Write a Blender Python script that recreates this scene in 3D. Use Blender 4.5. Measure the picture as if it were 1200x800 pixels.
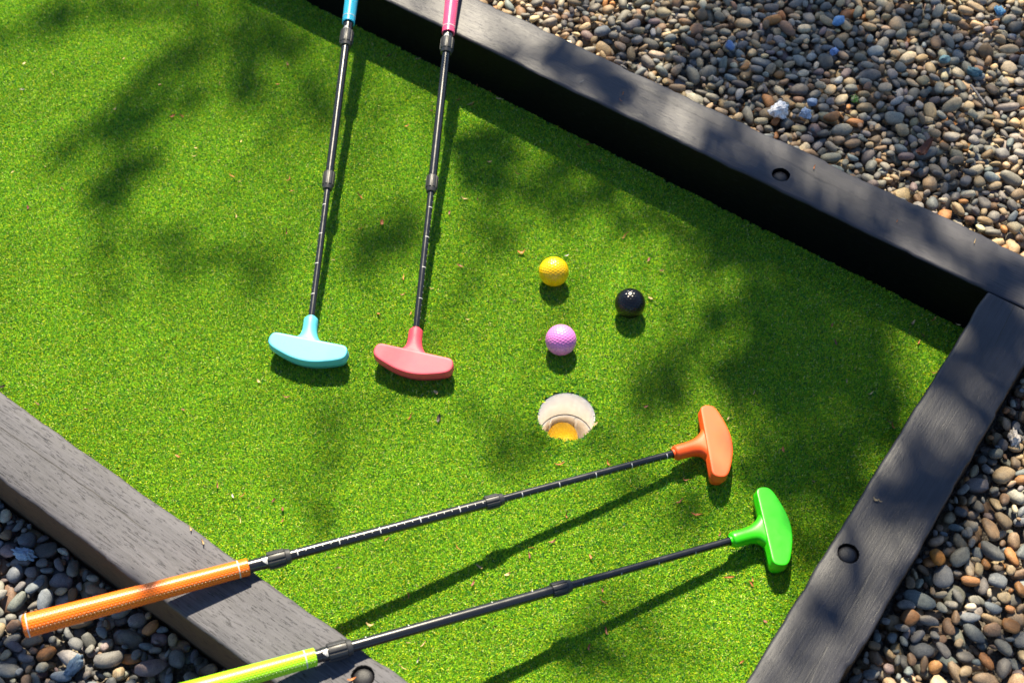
import bpy, bmesh, math, random
import numpy as np
from mathutils import Vector, Matrix

for o in list(bpy.data.objects):
    bpy.data.objects.remove(o)
random.seed(7)
rng = np.random.default_rng(7)
SC = bpy.context.scene
COL = SC.collection
R = math.radians

# ------------------------------------------------------------------ camera, sky, sun, exposure
cam_d = bpy.data.cameras.new('camera')
cam = bpy.data.objects.new('camera', cam_d)
COL.objects.link(cam)
cam_d.sensor_width = 36.0
cam_d.sensor_fit = 'HORIZONTAL'
cam_d.lens = 36.0 * 1483.15 / 1200.0
cam_d.clip_start = 0.05
cam_d.clip_end = 500.0
cam_d.dof.use_dof = True
cam_d.dof.focus_distance = 1.70
cam_d.dof.aperture_fstop = 5.6
cx, cu, cf = (Vector((0.99996, -0.00696, -0.00495)), Vector((0.00854, 0.81499, 0.57941)), Vector((0.0, 0.57943, -0.81502)))
cm = Matrix((cx, cu, -cf)).transposed().to_4x4()
cm.translation = Vector((0, 0, 1.4314))
cam.matrix_world = cm
SC.camera = cam

SUN_EL, SUN_AZ = R(50.76), R(-2.23)            # azimuth from +Y towards +X
SUN = Vector((math.cos(SUN_EL) * math.sin(SUN_AZ), math.cos(SUN_EL) * math.cos(SUN_AZ), math.sin(SUN_EL)))
world = bpy.data.worlds.new('World')
SC.world = world
world.use_nodes = True
wn = world.node_tree
sky = wn.nodes.new('ShaderNodeTexSky')
sky.sky_type = 'NISHITA'
sky.sun_disc = False
sky.sun_elevation = SUN_EL
sky.sun_rotation = SUN_AZ
sky.air_density = 1.0
sky.dust_density = 0.2
sky.ozone_density = 4.0
bg = wn.nodes['Background']
bg.inputs['Strength'].default_value = 0.062
wn.links.new(sky.outputs[0], bg.inputs['Color'])

sun_d = bpy.data.lights.new('sun', 'SUN')
sun_d.energy = 5.0
sun_d.angle = R(0.53)
sun_d.color = (1.0, 0.89, 0.67)
sun_o = bpy.data.objects.new('sun', sun_d)
COL.objects.link(sun_o)
sun_o.location = SUN * 30
sun_o.rotation_euler = SUN.to_track_quat('Z', 'Y').to_euler()

SC.view_settings.view_transform = 'Standard'
SC.view_settings.look = 'None'
SC.view_settings.gamma = 1.0
SC.view_settings.exposure = 1.52
SC.cycles.max_bounces = 10
SC.cycles.diffuse_bounces = 5

# ------------------------------------------------------------------ layout (metres; turf tips at z = 0)
AX = np.array([0.81182, -0.58391])      # along the long sleepers, to the right
NX = np.array([0.58391, 0.81182])       # across the green, to the far side
H = 0.0895                              # sleeper tops above the turf
FAR0, FAR1 = 1.2082, 1.2976             # far sleeper, inner and outer face (along NX)
LEF0, LEF1 = 0.2504, 0.3377             # near-left sleeper, outer and inner face
RIG0, RIG1 = -0.0858, 0.0024            # right sleeper, inner and outer face (along AX)
HOLE = np.array([0.0719, 0.8969])
HOLE_R = 0.0382

def wp(a, n):
    return a * AX + n * NX

# ------------------------------------------------------------------ helpers
def tag(o, label=None, cat=None, group=None, kind=None):
    if label: o['label'] = label
    if cat: o['category'] = cat
    if group: o['group'] = group
    if kind: o['kind'] = kind
    return o

def obj(name, me, mat=None, parent=None):
    o = bpy.data.objects.new(name, me)
    COL.objects.link(o)
    if mat is not None and not me.materials:
        me.materials.append(mat)
    if parent is not None:
        o.parent = parent
    return o

def empty(name, loc):
    o = bpy.data.objects.new(name, None)
    o.empty_display_size = 0.02
    COL.objects.link(o)
    o.location = loc
    return o

def mesh(name, verts, faces, smooth=True):
    me = bpy.data.meshes.new(name)
    me.from_pydata([tuple(map(float, v)) for v in verts], [], faces)
    me.update()
    if smooth:
        me.polygons.foreach_set('use_smooth', [True] * len(me.polygons))
    return me

def mesh_np(name, V, F, smooth=True):
    """V (n,3) and F (m,k) arrays, k = 3 or 4"""
    me = bpy.data.meshes.new(name)
    k = F.shape[1]
    me.vertices.add(len(V)); me.vertices.foreach_set('co', V.astype(np.float32).ravel())
    me.loops.add(F.size); me.loops.foreach_set('vertex_index', F.astype(np.int32).ravel())
    me.polygons.add(len(F))
    me.polygons.foreach_set('loop_start', np.arange(0, F.size, k, dtype=np.int32))
    me.update(calc_edges=True)
    if smooth:
        me.polygons.foreach_set('use_smooth', np.ones(len(F), bool))
    return me

class NT:
    def __init__(s, name):
        s.m = bpy.data.materials.new(name); s.m.use_nodes = True
        s.t = s.m.node_tree; s.b = s.t.nodes['Principled BSDF']; s.out = s.t.nodes['Material Output']
    def n(s, typ, **kw):
        nd = s.t.nodes.new(typ)
        for k, v in kw.items():
            if k in nd.inputs: nd.inputs[k].default_value = v
            else: setattr(nd, k, v)
        return nd
    def l(s, a, b): s.t.links.new(a, b)
    def math(s, op, a, b=None, c=None):
        nd = s.t.nodes.new('ShaderNodeMath'); nd.operation = op
        for i, v in enumerate((a, b, c)):
            if v is None: continue
            if isinstance(v, (int, float)): nd.inputs[i].default_value = v
            else: s.l(v, nd.inputs[i])
        return nd.outputs[0]
    def ramp(s, fac, stops, interp='LINEAR'):
        nd = s.t.nodes.new('ShaderNodeValToRGB'); cr = nd.color_ramp; cr.interpolation = interp
        while len(cr.elements) < len(stops): cr.elements.new(0.5)
        for e, (p, c) in zip(cr.elements, stops):
            e.position = p; e.color = (*c, 1) if len(c) == 3 else c
        s.l(fac, nd.inputs[0]); return nd.outputs[0]
    def mix(s, fac, a, b, mode='MIX'):
        nd = s.t.nodes.new('ShaderNodeMix'); nd.data_type = 'RGBA'; nd.blend_type = mode
        for i, v in ((0, fac), (6, a), (7, b)):
            if isinstance(v, (int, float)): nd.inputs[i].default_value = v
            elif isinstance(v, tuple): nd.inputs[i].default_value = (*v, 1)
            else: s.l(v, nd.inputs[i])
        return nd.outputs[2]
    def noise(s, vec, scale, detail=4, rough=0.55, dist=0.0):
        nd = s.n('ShaderNodeTexNoise'); nd.inputs['Scale'].default_value = scale
        nd.inputs['Detail'].default_value = detail; nd.inputs['Roughness'].default_value = rough
        nd.inputs['Distortion'].default_value = dist
        if vec is not None: s.l(vec, nd.inputs['Vector'])
        return nd.outputs[0]
    def mapping(s, vec, scale=(1, 1, 1), loc=(0, 0, 0)):
        nd = s.n('ShaderNodeMapping'); nd.inputs['Scale'].default_value = scale; nd.inputs['Location'].default_value = loc
        s.l(vec, nd.inputs['Vector']); return nd.outputs[0]
    def bump(s, h, strength=0.5, dist=0.001, normal=None):
        nd = s.n('ShaderNodeBump'); nd.inputs['Strength'].default_value = strength; nd.inputs['Distance'].default_value = dist
        s.l(h, nd.inputs['Height'])
        if normal is not None: s.l(normal, nd.inputs['Normal'])
        return nd.outputs[0]
    def coord(s, which='Object'):
        return s.n('ShaderNodeTexCoord').outputs[which]
    def set(s, **kw):
        for k, v in kw.items():
            k = k.replace('_', ' ')
            i = s.b.inputs[k]
            if isinstance(v, (int, float)): i.default_value = v
            elif isinstance(v, tuple): i.default_value = (*v, 1) if len(v) == 3 and k != 'Subsurface Radius' else v
            else: s.l(v, i)
        return s

# ------------------------------------------------------------------ materials
def mat_soil():
    t = NT('dark_soil'); c = t.coord()
    t.set(Base_Color=t.ramp(t.noise(c, 60, 6), [(0.3, (0.03, 0.026, 0.022)), (0.7, (0.09, 0.075, 0.06))]), Roughness=0.95)
    t.l(t.bump(t.noise(c, 140, 6), 0.8, 0.004), t.b.inputs['Normal']); return t.m

def mat_grit():
    t = NT('grit'); c = t.coord()
    v = t.n('ShaderNodeTexVoronoi'); v.inputs['Scale'].default_value = 260; t.l(c, v.inputs['Vector'])
    t.set(Base_Color=t.ramp(t.noise(c, 300, 5), [(0.3, (0.05, 0.042, 0.034)), (0.55, (0.12, 0.10, 0.08)), (0.75, (0.24, 0.20, 0.15))]), Roughness=0.9)
    t.l(t.bump(v.outputs['Distance'], 1.0, 0.003), t.b.inputs['Normal']); return t.m

def mat_turf_base():
    t = NT('turf_backing'); c = t.coord()
    t.set(Base_Color=t.ramp(t.noise(c, 700, 3), [(0.35, (0.012, 0.04, 0.012)), (0.65, (0.05, 0.12, 0.02))]), Roughness=0.9)
    t.l(t.bump(t.noise(c, 900, 2), 0.8, 0.002), t.b.inputs['Normal']); return t.m

def mat_blade():
    t = NT('turf_yarn')
    at = t.n('ShaderNodeAttribute', attribute_name='bcol')
    g = t.n('ShaderNodeNewGeometry')
    big = t.noise(g.outputs['Position'], 5.0, 3)
    hs = t.n('ShaderNodeHueSaturation'); t.l(at.outputs['Color'], hs.inputs['Color'])
    t.l(t.math('MULTIPLY_ADD', big, 0.5, 0.75), hs.inputs['Value'])
    t.set(Base_Color=hs.outputs[0], Roughness=0.38)
    t.b.inputs['Specular IOR Level'].default_value = 0.28
    tr = t.n('ShaderNodeBsdfTranslucent'); t.l(hs.outputs[0], tr.inputs['Color'])
    mx = t.n('ShaderNodeMixShader'); mx.inputs[0].default_value = 0.22
    t.l(t.b.outputs[0], mx.inputs[1]); t.l(tr.outputs[0], mx.inputs[2]); t.l(mx.outputs[0], t.out.inputs['Surface'])
    return t.m

def mat_timber(name, top_lo, top_hi, side, crack=1.0, rough=0.55, seed=0.0, split=None):
    """black stained timber: tops bleached and brushed by weather, sides stained, the far one with its shade painted in"""
    t = NT(name); c = t.coord('Object')
    cs = t.mapping(c, (1, 1, 1), (seed, seed * 0.7, 0))
    fine = t.noise(t.mapping(cs, (16, 420, 420)), 1.0, 6, 0.68, 0.3)
    mid = t.noise(t.mapping(cs, (2.2, 70, 70)), 1.0, 4, 0.6, 1.0)
    pores = t.noise(t.mapping(cs, (75, 620, 620)), 1.0, 3, 0.6)
    blot = t.noise(t.mapping(cs, (5, 9, 9)), 1.0, 4, 0.6)
    crk = t.ramp(mid, [(0.30, (0, 0, 0)), (0.345, (1, 1, 1))])
    pit = t.ramp(pores, [(0.34, (0, 0, 0)), (0.42, (1, 1, 1))])
    top = t.mix(t.ramp(fine, [(0.32, (0, 0, 0)), (0.68, (1, 1, 1))]), top_lo, top_hi)
    top = t.mix(t.ramp(blot, [(0.35, (0.0, 0.0, 0.0)), (0.75, (0.55, 0.55, 0.55))]), top, tuple(x * 0.45 for x in top_lo))
    sp = t.n('ShaderNodeSeparateXYZ'); t.l(t.n('ShaderNodeTexCoord').outputs['Normal'], sp.inputs[0])
    up = t.ramp(sp.outputs[2], [(0.25, (0, 0, 0)), (0.75, (1, 1, 1))])
    sidec = t.mix(t.ramp(fine, [(0.3, (0, 0, 0)), (0.7, (1, 1, 1))]), tuple(x * 0.6 for x in side), side)
    col = t.mix(up, sidec, top)
    col = t.mix(t.math('MULTIPLY', t.math('SUBTRACT', 1.0, crk), 0.85 * crack), col, (0.006, 0.006, 0.007))
    col = t.mix(t.math('MULTIPLY', t.math('SUBTRACT', 1.0, pit), 0.8 * crack), col, (0.010, 0.010, 0.012))
    gro = None
    if split:                                            # one long open check running with the grain
        x0, x1, y0, slope = split
        sx = t.n('ShaderNodeSeparateXYZ'); t.l(c, sx.inputs[0])
        wob = t.math('MULTIPLY', t.math('SUBTRACT', t.noise(t.mapping(c, (22, 0, 0)), 1.0, 4), 0.5), 0.006)
        yl = t.math('ADD', t.math('MULTIPLY_ADD', t.math('SUBTRACT', sx.outputs[0], x0), slope, y0), wob)
        dd = t.math('ABSOLUTE', t.math('SUBTRACT', sx.outputs[1], yl))
        wid = t.math('MULTIPLY', t.math('MULTIPLY', t.math('SMOOTH_MIN', t.math('MULTIPLY', t.math('SUBTRACT', sx.outputs[0], x0), 30.0), t.math('MULTIPLY', t.math('SUBTRACT', x1, sx.outputs[0]), 30.0), 0.2), 1.0), 0.0005)
        wid = t.math('MAXIMUM', t.math('MINIMUM', wid, 0.0006), 0.0)
        gro = t.math('MULTIPLY', t.math('LESS_THAN', dd, wid), up)
        col = t.mix(t.math('MULTIPLY', gro, 0.9), col, (0.010, 0.008, 0.007))
    t.set(Base_Color=col, Roughness=t.math('MULTIPLY_ADD', fine, 0.25, rough - 0.1))
    t.l(t.math('MULTIPLY_ADD', up, 0.30, 0.10), t.b.inputs['Specular IOR Level'])
    h = t.math('ADD', t.math('MULTIPLY', fine, 0.5), t.math('ADD', t.math('MULTIPLY', crk, 0.9 * crack), t.math('MULTIPLY', pit, 0.4 * crack)))
    if gro is not None: h = t.math('SUBTRACT', h, t.math('MULTIPLY', gro, 1.5))
    t.l(t.bump(h, 0.6, 0.0011), t.b.inputs['Normal'])
    return t.m

def mat_pebble(name, per_object):
    t = NT(name)
    if per_object: base = t.n('ShaderNodeObjectInfo').outputs['Color']
    else: base = t.n('ShaderNodeAttribute', attribute_name='pcol').outputs['Color']
    g = t.n('ShaderNodeNewGeometry').outputs['Position']
    spk = t.noise(g, 900, 3, 0.7)
    blo = t.noise(g, 130, 4, 0.6, 0.6)
    col = t.mix(0.9, base, t.ramp(spk, [(0.30, (0.45, 0.45, 0.47)), (0.5, (1, 1, 1)), (0.74, (1.5, 1.45, 1.4))]), 'MULTIPLY')
    col = t.mix(0.9, col, t.ramp(blo, [(0.25, (0.55, 0.55, 0.58)), (0.55, (1, 1, 1)), (0.8, (1.35, 1.25, 1.12))]), 'MULTIPLY')
    t.set(Base_Color=col, Roughness=t.math('MULTIPLY_ADD', blo, 0.3, 0.46))
    t.b.inputs['Specular IOR Level'].default_value = 0.4
    t.l(t.bump(t.math('ADD', spk, t.math('MULTIPLY', blo, 2.0)), 0.35, 0.0006), t.b.inputs['Normal'])
    return t.m

def mat_plastic(name, col, rough=0.4, spec=0.5, sss=0.0, bump=0.12, scuff=0.0):
    t = NT(name); c = t.coord()
    v = t.noise(c, 90, 4)
    base = t.mix(1.0, col, t.ramp(v, [(0.2, (0.86, 0.86, 0.86)), (0.8, (1.06, 1.06, 1.06))]), 'MULTIPLY')
    if scuff:
        n1 = t.noise(c, 260, 5, 0.7, 0.5); n2 = t.noise(c, 26, 3)
        msk = t.math('MULTIPLY', t.ramp(n1, [(0.60, (0, 0, 0)), (0.70, (1, 1, 1))]), t.ramp(n2, [(0.45, (0, 0, 0)), (0.65, (1, 1, 1))]))
        base = t.mix(t.math('MULTIPLY', msk, scuff), base, tuple(0.35 * x + 0.02 for x in col))
    t.set(Base_Color=base, Roughness=t.math('MULTIPLY_ADD', v, 0.18, rough - 0.09))
    t.b.inputs['Specular IOR Level'].default_value = spec
    t.l(t.bump(t.noise(c, 1600, 3), bump, 0.0005), t.b.inputs['Normal'])
    if sss:
        t.b.inputs['Subsurface Weight'].default_value = sss
        t.b.inputs['Subsurface Radius'].default_value = (0.004, 0.003, 0.003)
        t.b.inputs['Subsurface Scale'].default_value = 0.6
    return t.m

def mat_grip(name, col):
    """soft rubber with rows of small staggered dashes pressed in around the tube"""
    t = NT(name); c = t.coord()
    sp = t.n('ShaderNodeSeparateXYZ'); t.l(c, sp.inputs[0])
    ang = t.math('ARCTAN2', sp.outputs[1], sp.outputs[2])
    u = t.math('MULTIPLY', sp.outputs[0], 1 / 0.0042)
    row = t.math('MULTIPLY', ang, 26 / (2 * math.pi))
    rf = t.math('FLOOR', row)
    uu = t.math('ADD', u, t.math('MULTIPLY', rf, 0.5))
    du = t.math('ABSOLUTE', t.math('SUBTRACT', t.math('FRACT', uu), 0.5))
    dv = t.math('ABSOLUTE', t.math('SUBTRACT', t.math('FRACT', row), 0.5))
    d = t.math('ADD', t.math('MULTIPLY', t.math('POWER', t.math('MULTIPLY', du, 2.4), 2.0), 1.0), t.math('POWER', t.math('MULTIPLY', dv, 2.8), 2.0))
    h = t.ramp(d, [(0.25, (0, 0, 0)), (0.8, (1, 1, 1))])
    t.set(Base_Color=t.mix(t.math('MULTIPLY', t.math('SUBTRACT', 1.0, h), 0.55), col, tuple(x * 0.48 for x in col)), Roughness=0.36)
    t.b.inputs['Specular IOR Level'].default_value = 0.55
    t.l(t.bump(h, 0.9, 0.0012), t.b.inputs['Normal'])
    return t.m

def mat_cup():
    t = NT('cup_plastic'); c = t.coord()
    sp = t.n('ShaderNodeSeparateXYZ'); t.l(c, sp.inputs[0])
    z = t.math('MULTIPLY', t.math('SUBTRACT', sp.outputs[2], 0.088), 1 / 0.014)      # 1 at the rim, 0 some way down
    st = t.ramp(t.math('ADD', t.noise(t.mapping(c, (40, 40, 170)), 1.0, 4, 0.6), t.math('MULTIPLY', z, 0.16)), [(0.66, (0, 0, 0)), (0.74, (1, 1, 1))])
    col = t.mix(t.math('MULTIPLY', st, 0.75), (0.92, 0.90, 0.88), (0.58, 0.36, 0.14))
    col = t.mix(1.0, col, t.ramp(t.noise(c, 60, 4), [(0.2, (0.88, 0.86, 0.84)), (0.8, (1.04, 1.04, 1.04))]), 'MULTIPLY')
    t.set(Base_Color=col, Roughness=0.42); return t.m

def mat_flat(name, col, rough=0.6, var=0.3, scale=200):
    t = NT(name); c = t.coord()
    t.set(Base_Color=t.mix(1.0, col, t.ramp(t.noise(c, scale, 4), [(0.2, (1 - var,) * 3), (0.8, (1 + var,) * 3)]), 'MULTIPLY'), Roughness=rough)
    return t.m

def mat_debris():
    t = NT('dry_leaf_scrap'); c = t.coord()
    base = t.n('ShaderNodeObjectInfo').outputs['Color']
    t.set(Base_Color=t.mix(1.0, base, t.ramp(t.noise(c, 500, 4), [(0.25, (0.6, 0.55, 0.5)), (0.75, (1.25, 1.2, 1.1))]), 'MULTIPLY'), Roughness=0.6)
    return t.m

def mat_leaf():
    t = NT('tree_leaf'); rnd = t.n('ShaderNodeNewGeometry').outputs['Random Per Island']
    col = t.ramp(rnd, [(0.0, (0.04, 0.075, 0.02)), (1.0, (0.08, 0.12, 0.035))])
    t.set(Base_Color=col, Roughness=0.5); return t.m

def mat_bark():
    t = NT('tree_bark'); c = t.coord()
    nz = t.noise(t.mapping(c, (12, 12, 2.5)), 1.0, 6)
    t.set(Base_Color=t.ramp(nz, [(0.3, (0.05, 0.038, 0.028)), (0.7, (0.17, 0.13, 0.10))]), Roughness=0.9)
    t.l(t.bump(nz, 0.8, 0.02), t.b.inputs['Normal']); return t.m

# ------------------------------------------------------------------ ground
soil = mat_soil()
g = obj('ground', mesh('ground', [(-120, -120, -0.130), (120, -120, -0.130), (120, 120, -0.130), (-120, 120, -0.130)], [(0, 1, 2, 3)], False), soil)
tag(g, kind='structure')

# the putting green: a sheet with a round hole cut for the cup
TURF_A0, TURF_A1 = -2.25, RIG0 - 0.001
TN0, TN1 = LEF1 + 0.001, FAR0 - 0.001
hl = np.array([HOLE @ AX, HOLE @ NX])
angs = [2 * math.pi * k / 60 for k in range(60)]
for c in ((TURF_A0, TN0), (TURF_A1, TN0), (TURF_A1, TN1), (TURF_A0, TN1)):
    angs.append(math.atan2(c[1] - hl[1], c[0] - hl[0]) % (2 * math.pi))
angs = sorted(angs)
V, F = [], []
for th in angs:
    d = np.array([math.cos(th), math.sin(th)])
    ts = []
    for i, (lo, hi) in enumerate(((TURF_A0, TURF_A1), (TN0, TN1))):
        if d[i] > 1e-9: ts.append((hi - hl[i]) / d[i])
        elif d[i] < -1e-9: ts.append((lo - hl[i]) / d[i])
    V += [(*wp(*(hl + d * HOLE_R)), -0.0043), (*wp(*(hl + d * min(ts))), -0.0043)]
NSEG = len(angs)
for k in range(NSEG):
    j = (k + 1) % NSEG
    F.append((2 * k, 2 * k + 1, 2 * j + 1, 2 * j))
me = mesh('putting_green', V, F, False)
tg = obj('putting_green', me, mat_turf_base()); tag(tg, kind='structure')

# ------------------------------------------------------------------ turf yarn: tufts of short curled blades set on points
PAL_T = [((0.165, 0.43, 0.020), .38), ((0.34, 0.58, 0.018), .30), ((0.015, 0.14, 0.036), .19), ((0.64, 0.63, 0.028), .10), ((0.76, 0.71, 0.28), .03)]
def make_tuft(seed, nb, half, square):
    """nb short curled blades rooted in a disc (or a square) of the given half size"""
    r = np.random.default_rng(seed); n = 3
    if square: root = r.uniform(-half, half, (nb, 2))
    else:
        rad, th = half * np.sqrt(r.random(nb)), r.random(nb) * 6.283
        root = np.column_stack([rad * np.cos(th), rad * np.sin(th)])
    p = np.column_stack([root, np.full(nb, -0.0043)])
    az = r.random(nb) * 6.283
    L = r.uniform(0.0038, 0.0066, nb); w = r.uniform(0.00028, 0.00050, nb)
    lean = r.uniform(0.10, 0.75, nb); curl = r.uniform(0.2, 1.25, nb); tw = r.uniform(-1.2, 1.2, nb)
    d = np.column_stack([np.cos(az), np.sin(az), 0 * az]); sd = np.column_stack([-d[:, 1], d[:, 0], 0 * az])
    C = np.array([x[0] for x in PAL_T])[r.choice(len(PAL_T), nb, p=[x[1] for x in PAL_T])] * r.uniform(0.75, 1.25, nb)[:, None]
    V = np.zeros((nb, 2 * (n + 1), 3))
    for k in range(n + 1):
        f = k / n; an = lean + curl * f
        dr = d * np.sin(an)[:, None]; dr[:, 2] += np.cos(an)
        if k: p = p + (L / n)[:, None] * dr
        ww = (w * (1.0 if k < n else 0.55))[:, None]
        s2 = sd * np.cos(tw * f)[:, None] + np.cross(sd, dr) * np.sin(tw * f)[:, None]
        V[:, 2 * k] = p - s2 * ww; V[:, 2 * k + 1] = p + s2 * ww
    q = np.array([(2 * k, 2 * k + 1, 2 * k + 3, 2 * k + 2) for k in range(n)])
    F = (np.arange(nb)[:, None, None] * 2 * (n + 1) + q[None]).reshape(-1, 4)
    m = mesh_np('turf_tuft', V.reshape(-1, 3), F)
    at = m.color_attributes.new('bcol', 'FLOAT_COLOR', 'POINT')
    cc = np.ones((nb, 2 * (n + 1), 4), np.float32); cc[:, :, :3] = C[:, None]
    at.data.foreach_set('color', cc.ravel())
    return m

blade_mat = mat_blade()
tuft_col = bpy.data.collections.new('turf_tufts')          # not linked to the scene: only instanced
NT_, NTILE = 8, 16
TILE = 0.026; sp_ = 0.00325
for i in range(NT_):
    m = make_tuft(100 + i, 31, 0.0034, False); m.materials.append(blade_mat)
    tuft_col.objects.link(bpy.data.objects.new('turf_tuft_%02d' % i, m))
for i in range(NTILE):
    m = make_tuft(300 + i, int(31 * (TILE / sp_) ** 2), TILE / 2 + 0.0004, True); m.materials.append(blade_mat)
    tuft_col.objects.link(bpy.data.objects.new('turf_tuft_%02d' % (NT_ + i), m))
# whole squares inside, single tufts along the edges and round the hole
ta = np.arange(-2.0, TURF_A1 - 0.004 - TILE, TILE); tn = np.arange(TN0 + 0.004, TN1 - 0.003 - TILE, TILE)
TA, TN_ = np.meshgrid(ta + TILE / 2, tn + TILE / 2)
okt = np.hypot(TA - hl[0], TN_ - hl[1]) > HOLE_R + TILE * 0.75
a_lo, a_hi, n_lo, n_hi = ta[0], ta[-1] + TILE, tn[0], tn[-1] + TILE
aa = np.arange(-2.0, TURF_A1 - 0.002, sp_)
nn = np.arange(TN0 + 0.002, TN1 - 0.001, sp_)
ga, gn = np.meshgrid(aa, nn)
pa = ga.ravel() + rng.uniform(-.5, .5, ga.size) * sp_
pn = gn.ravel() + rng.uniform(-.5, .5, ga.size) * sp_
ii = np.floor((pa - a_lo) / TILE).astype(int); jj = np.floor((pn - n_lo) / TILE).astype(int)
cov = (ii >= 0) & (jj >= 0) & (ii < okt.shape[1]) & (jj < okt.shape[0])
cov[cov] = okt[jj[cov], ii[cov]]
XY = pa[:, None] * AX + pn[:, None] * NX
keep = (np.hypot(*(XY - HOLE).T) > HOLE_R + 0.0033) & (pa < TURF_A1 - 0.002) & (pn < TN1 - 0.001) & ~cov
XY = XY[keep]; n1 = len(XY)
XT = TA[okt][:, None] * AX + TN_[okt][:, None] * NX; n2 = len(XT)
XY = np.vstack([XY, XT]); NP = len(XY)
pz = 0.0011 * np.sin(XY[:, 0] * 37 + 3 * np.sin(XY[:, 1] * 23)) * np.sin(XY[:, 1] * 41)
th0 = math.atan2(AX[1], AX[0])
rot = np.column_stack([rng.normal(0, .18, NP), rng.normal(0, .18, NP), rng.uniform(0, 6.283, NP)])
rot[n1:, :2] = 0; rot[n1:, 2] = th0 + rng.integers(0, 4, n2) * math.pi / 2
scl = rng.uniform(0.8, 1.15, NP); scl[n1:] = 1.0
idx = rng.integers(0, NT_, NP); idx[n1:] = NT_ + rng.integers(0, NTILE, n2)
me = bpy.data.meshes.new('turf_yarn')
me.vertices.add(NP)
me.vertices.foreach_set('co', np.column_stack([XY, pz]).astype(np.float32).ravel())
at = me.attributes.new('rot', 'FLOAT_VECTOR', 'POINT')
rot = rot.astype(np.float32)
at.data.foreach_set('vector', rot.ravel())
at = me.attributes.new('scl', 'FLOAT', 'POINT'); at.data.foreach_set('value', scl.astype(np.float32))
at = me.attributes.new('idx', 'INT', 'POINT'); at.data.foreach_set('value', idx.astype(np.int32))
me.materials.append(blade_mat)
to = obj('turf_yarn', me)
tag(to, 'short curled green artificial turf yarn covering the putting green', 'turf', kind='stuff')
ng = bpy.data.node_groups.new('turf_scatter', 'GeometryNodeTree')
ng.interface.new_socket('Geometry', in_out='INPUT', socket_type='NodeSocketGeometry')
ng.interface.new_socket('Geometry', in_out='OUTPUT', socket_type='NodeSocketGeometry')
gi, go = ng.nodes.new('NodeGroupInput'), ng.nodes.new('NodeGroupOutput')
ci = ng.nodes.new('GeometryNodeCollectionInfo'); ci.inputs['Collection'].default_value = tuft_col
ci.inputs['Separate Children'].default_value = True; ci.inputs['Reset Children'].default_value = True
ip = ng.nodes.new('GeometryNodeInstanceOnPoints'); ip.inputs['Pick Instance'].default_value = True
def nattr(name, typ):
    nd = ng.nodes.new('GeometryNodeInputNamedAttribute'); nd.data_type = typ; nd.inputs['Name'].default_value = name
    return nd.outputs['Attribute']
e2r = ng.nodes.new('FunctionNodeEulerToRotation')
ng.links.new(nattr('rot', 'FLOAT_VECTOR'), e2r.inputs[0])
ng.links.new(gi.outputs[0], ip.inputs['Points'])
ng.links.new(ci.outputs[0], ip.inputs['Instance'])
ng.links.new(nattr('idx', 'INT'), ip.inputs['Instance Index'])
ng.links.new(e2r.outputs[0], ip.inputs['Rotation'])
ng.links.new(nattr('scl', 'FLOAT'), ip.inputs['Scale'])
ng.links.new(ip.outputs[0], go.inputs[0])
md = to.modifiers.new('turf_scatter', 'NODES'); md.node_group = ng

# ------------------------------------------------------------------ timber sleepers
def smooth_noise(n, step, amp, r):
    k = max(4, int(n / step) + 3)
    return np.interp(np.linspace(0, k - 1, n), np.arange(k), r.normal(0, amp, k))

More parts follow.
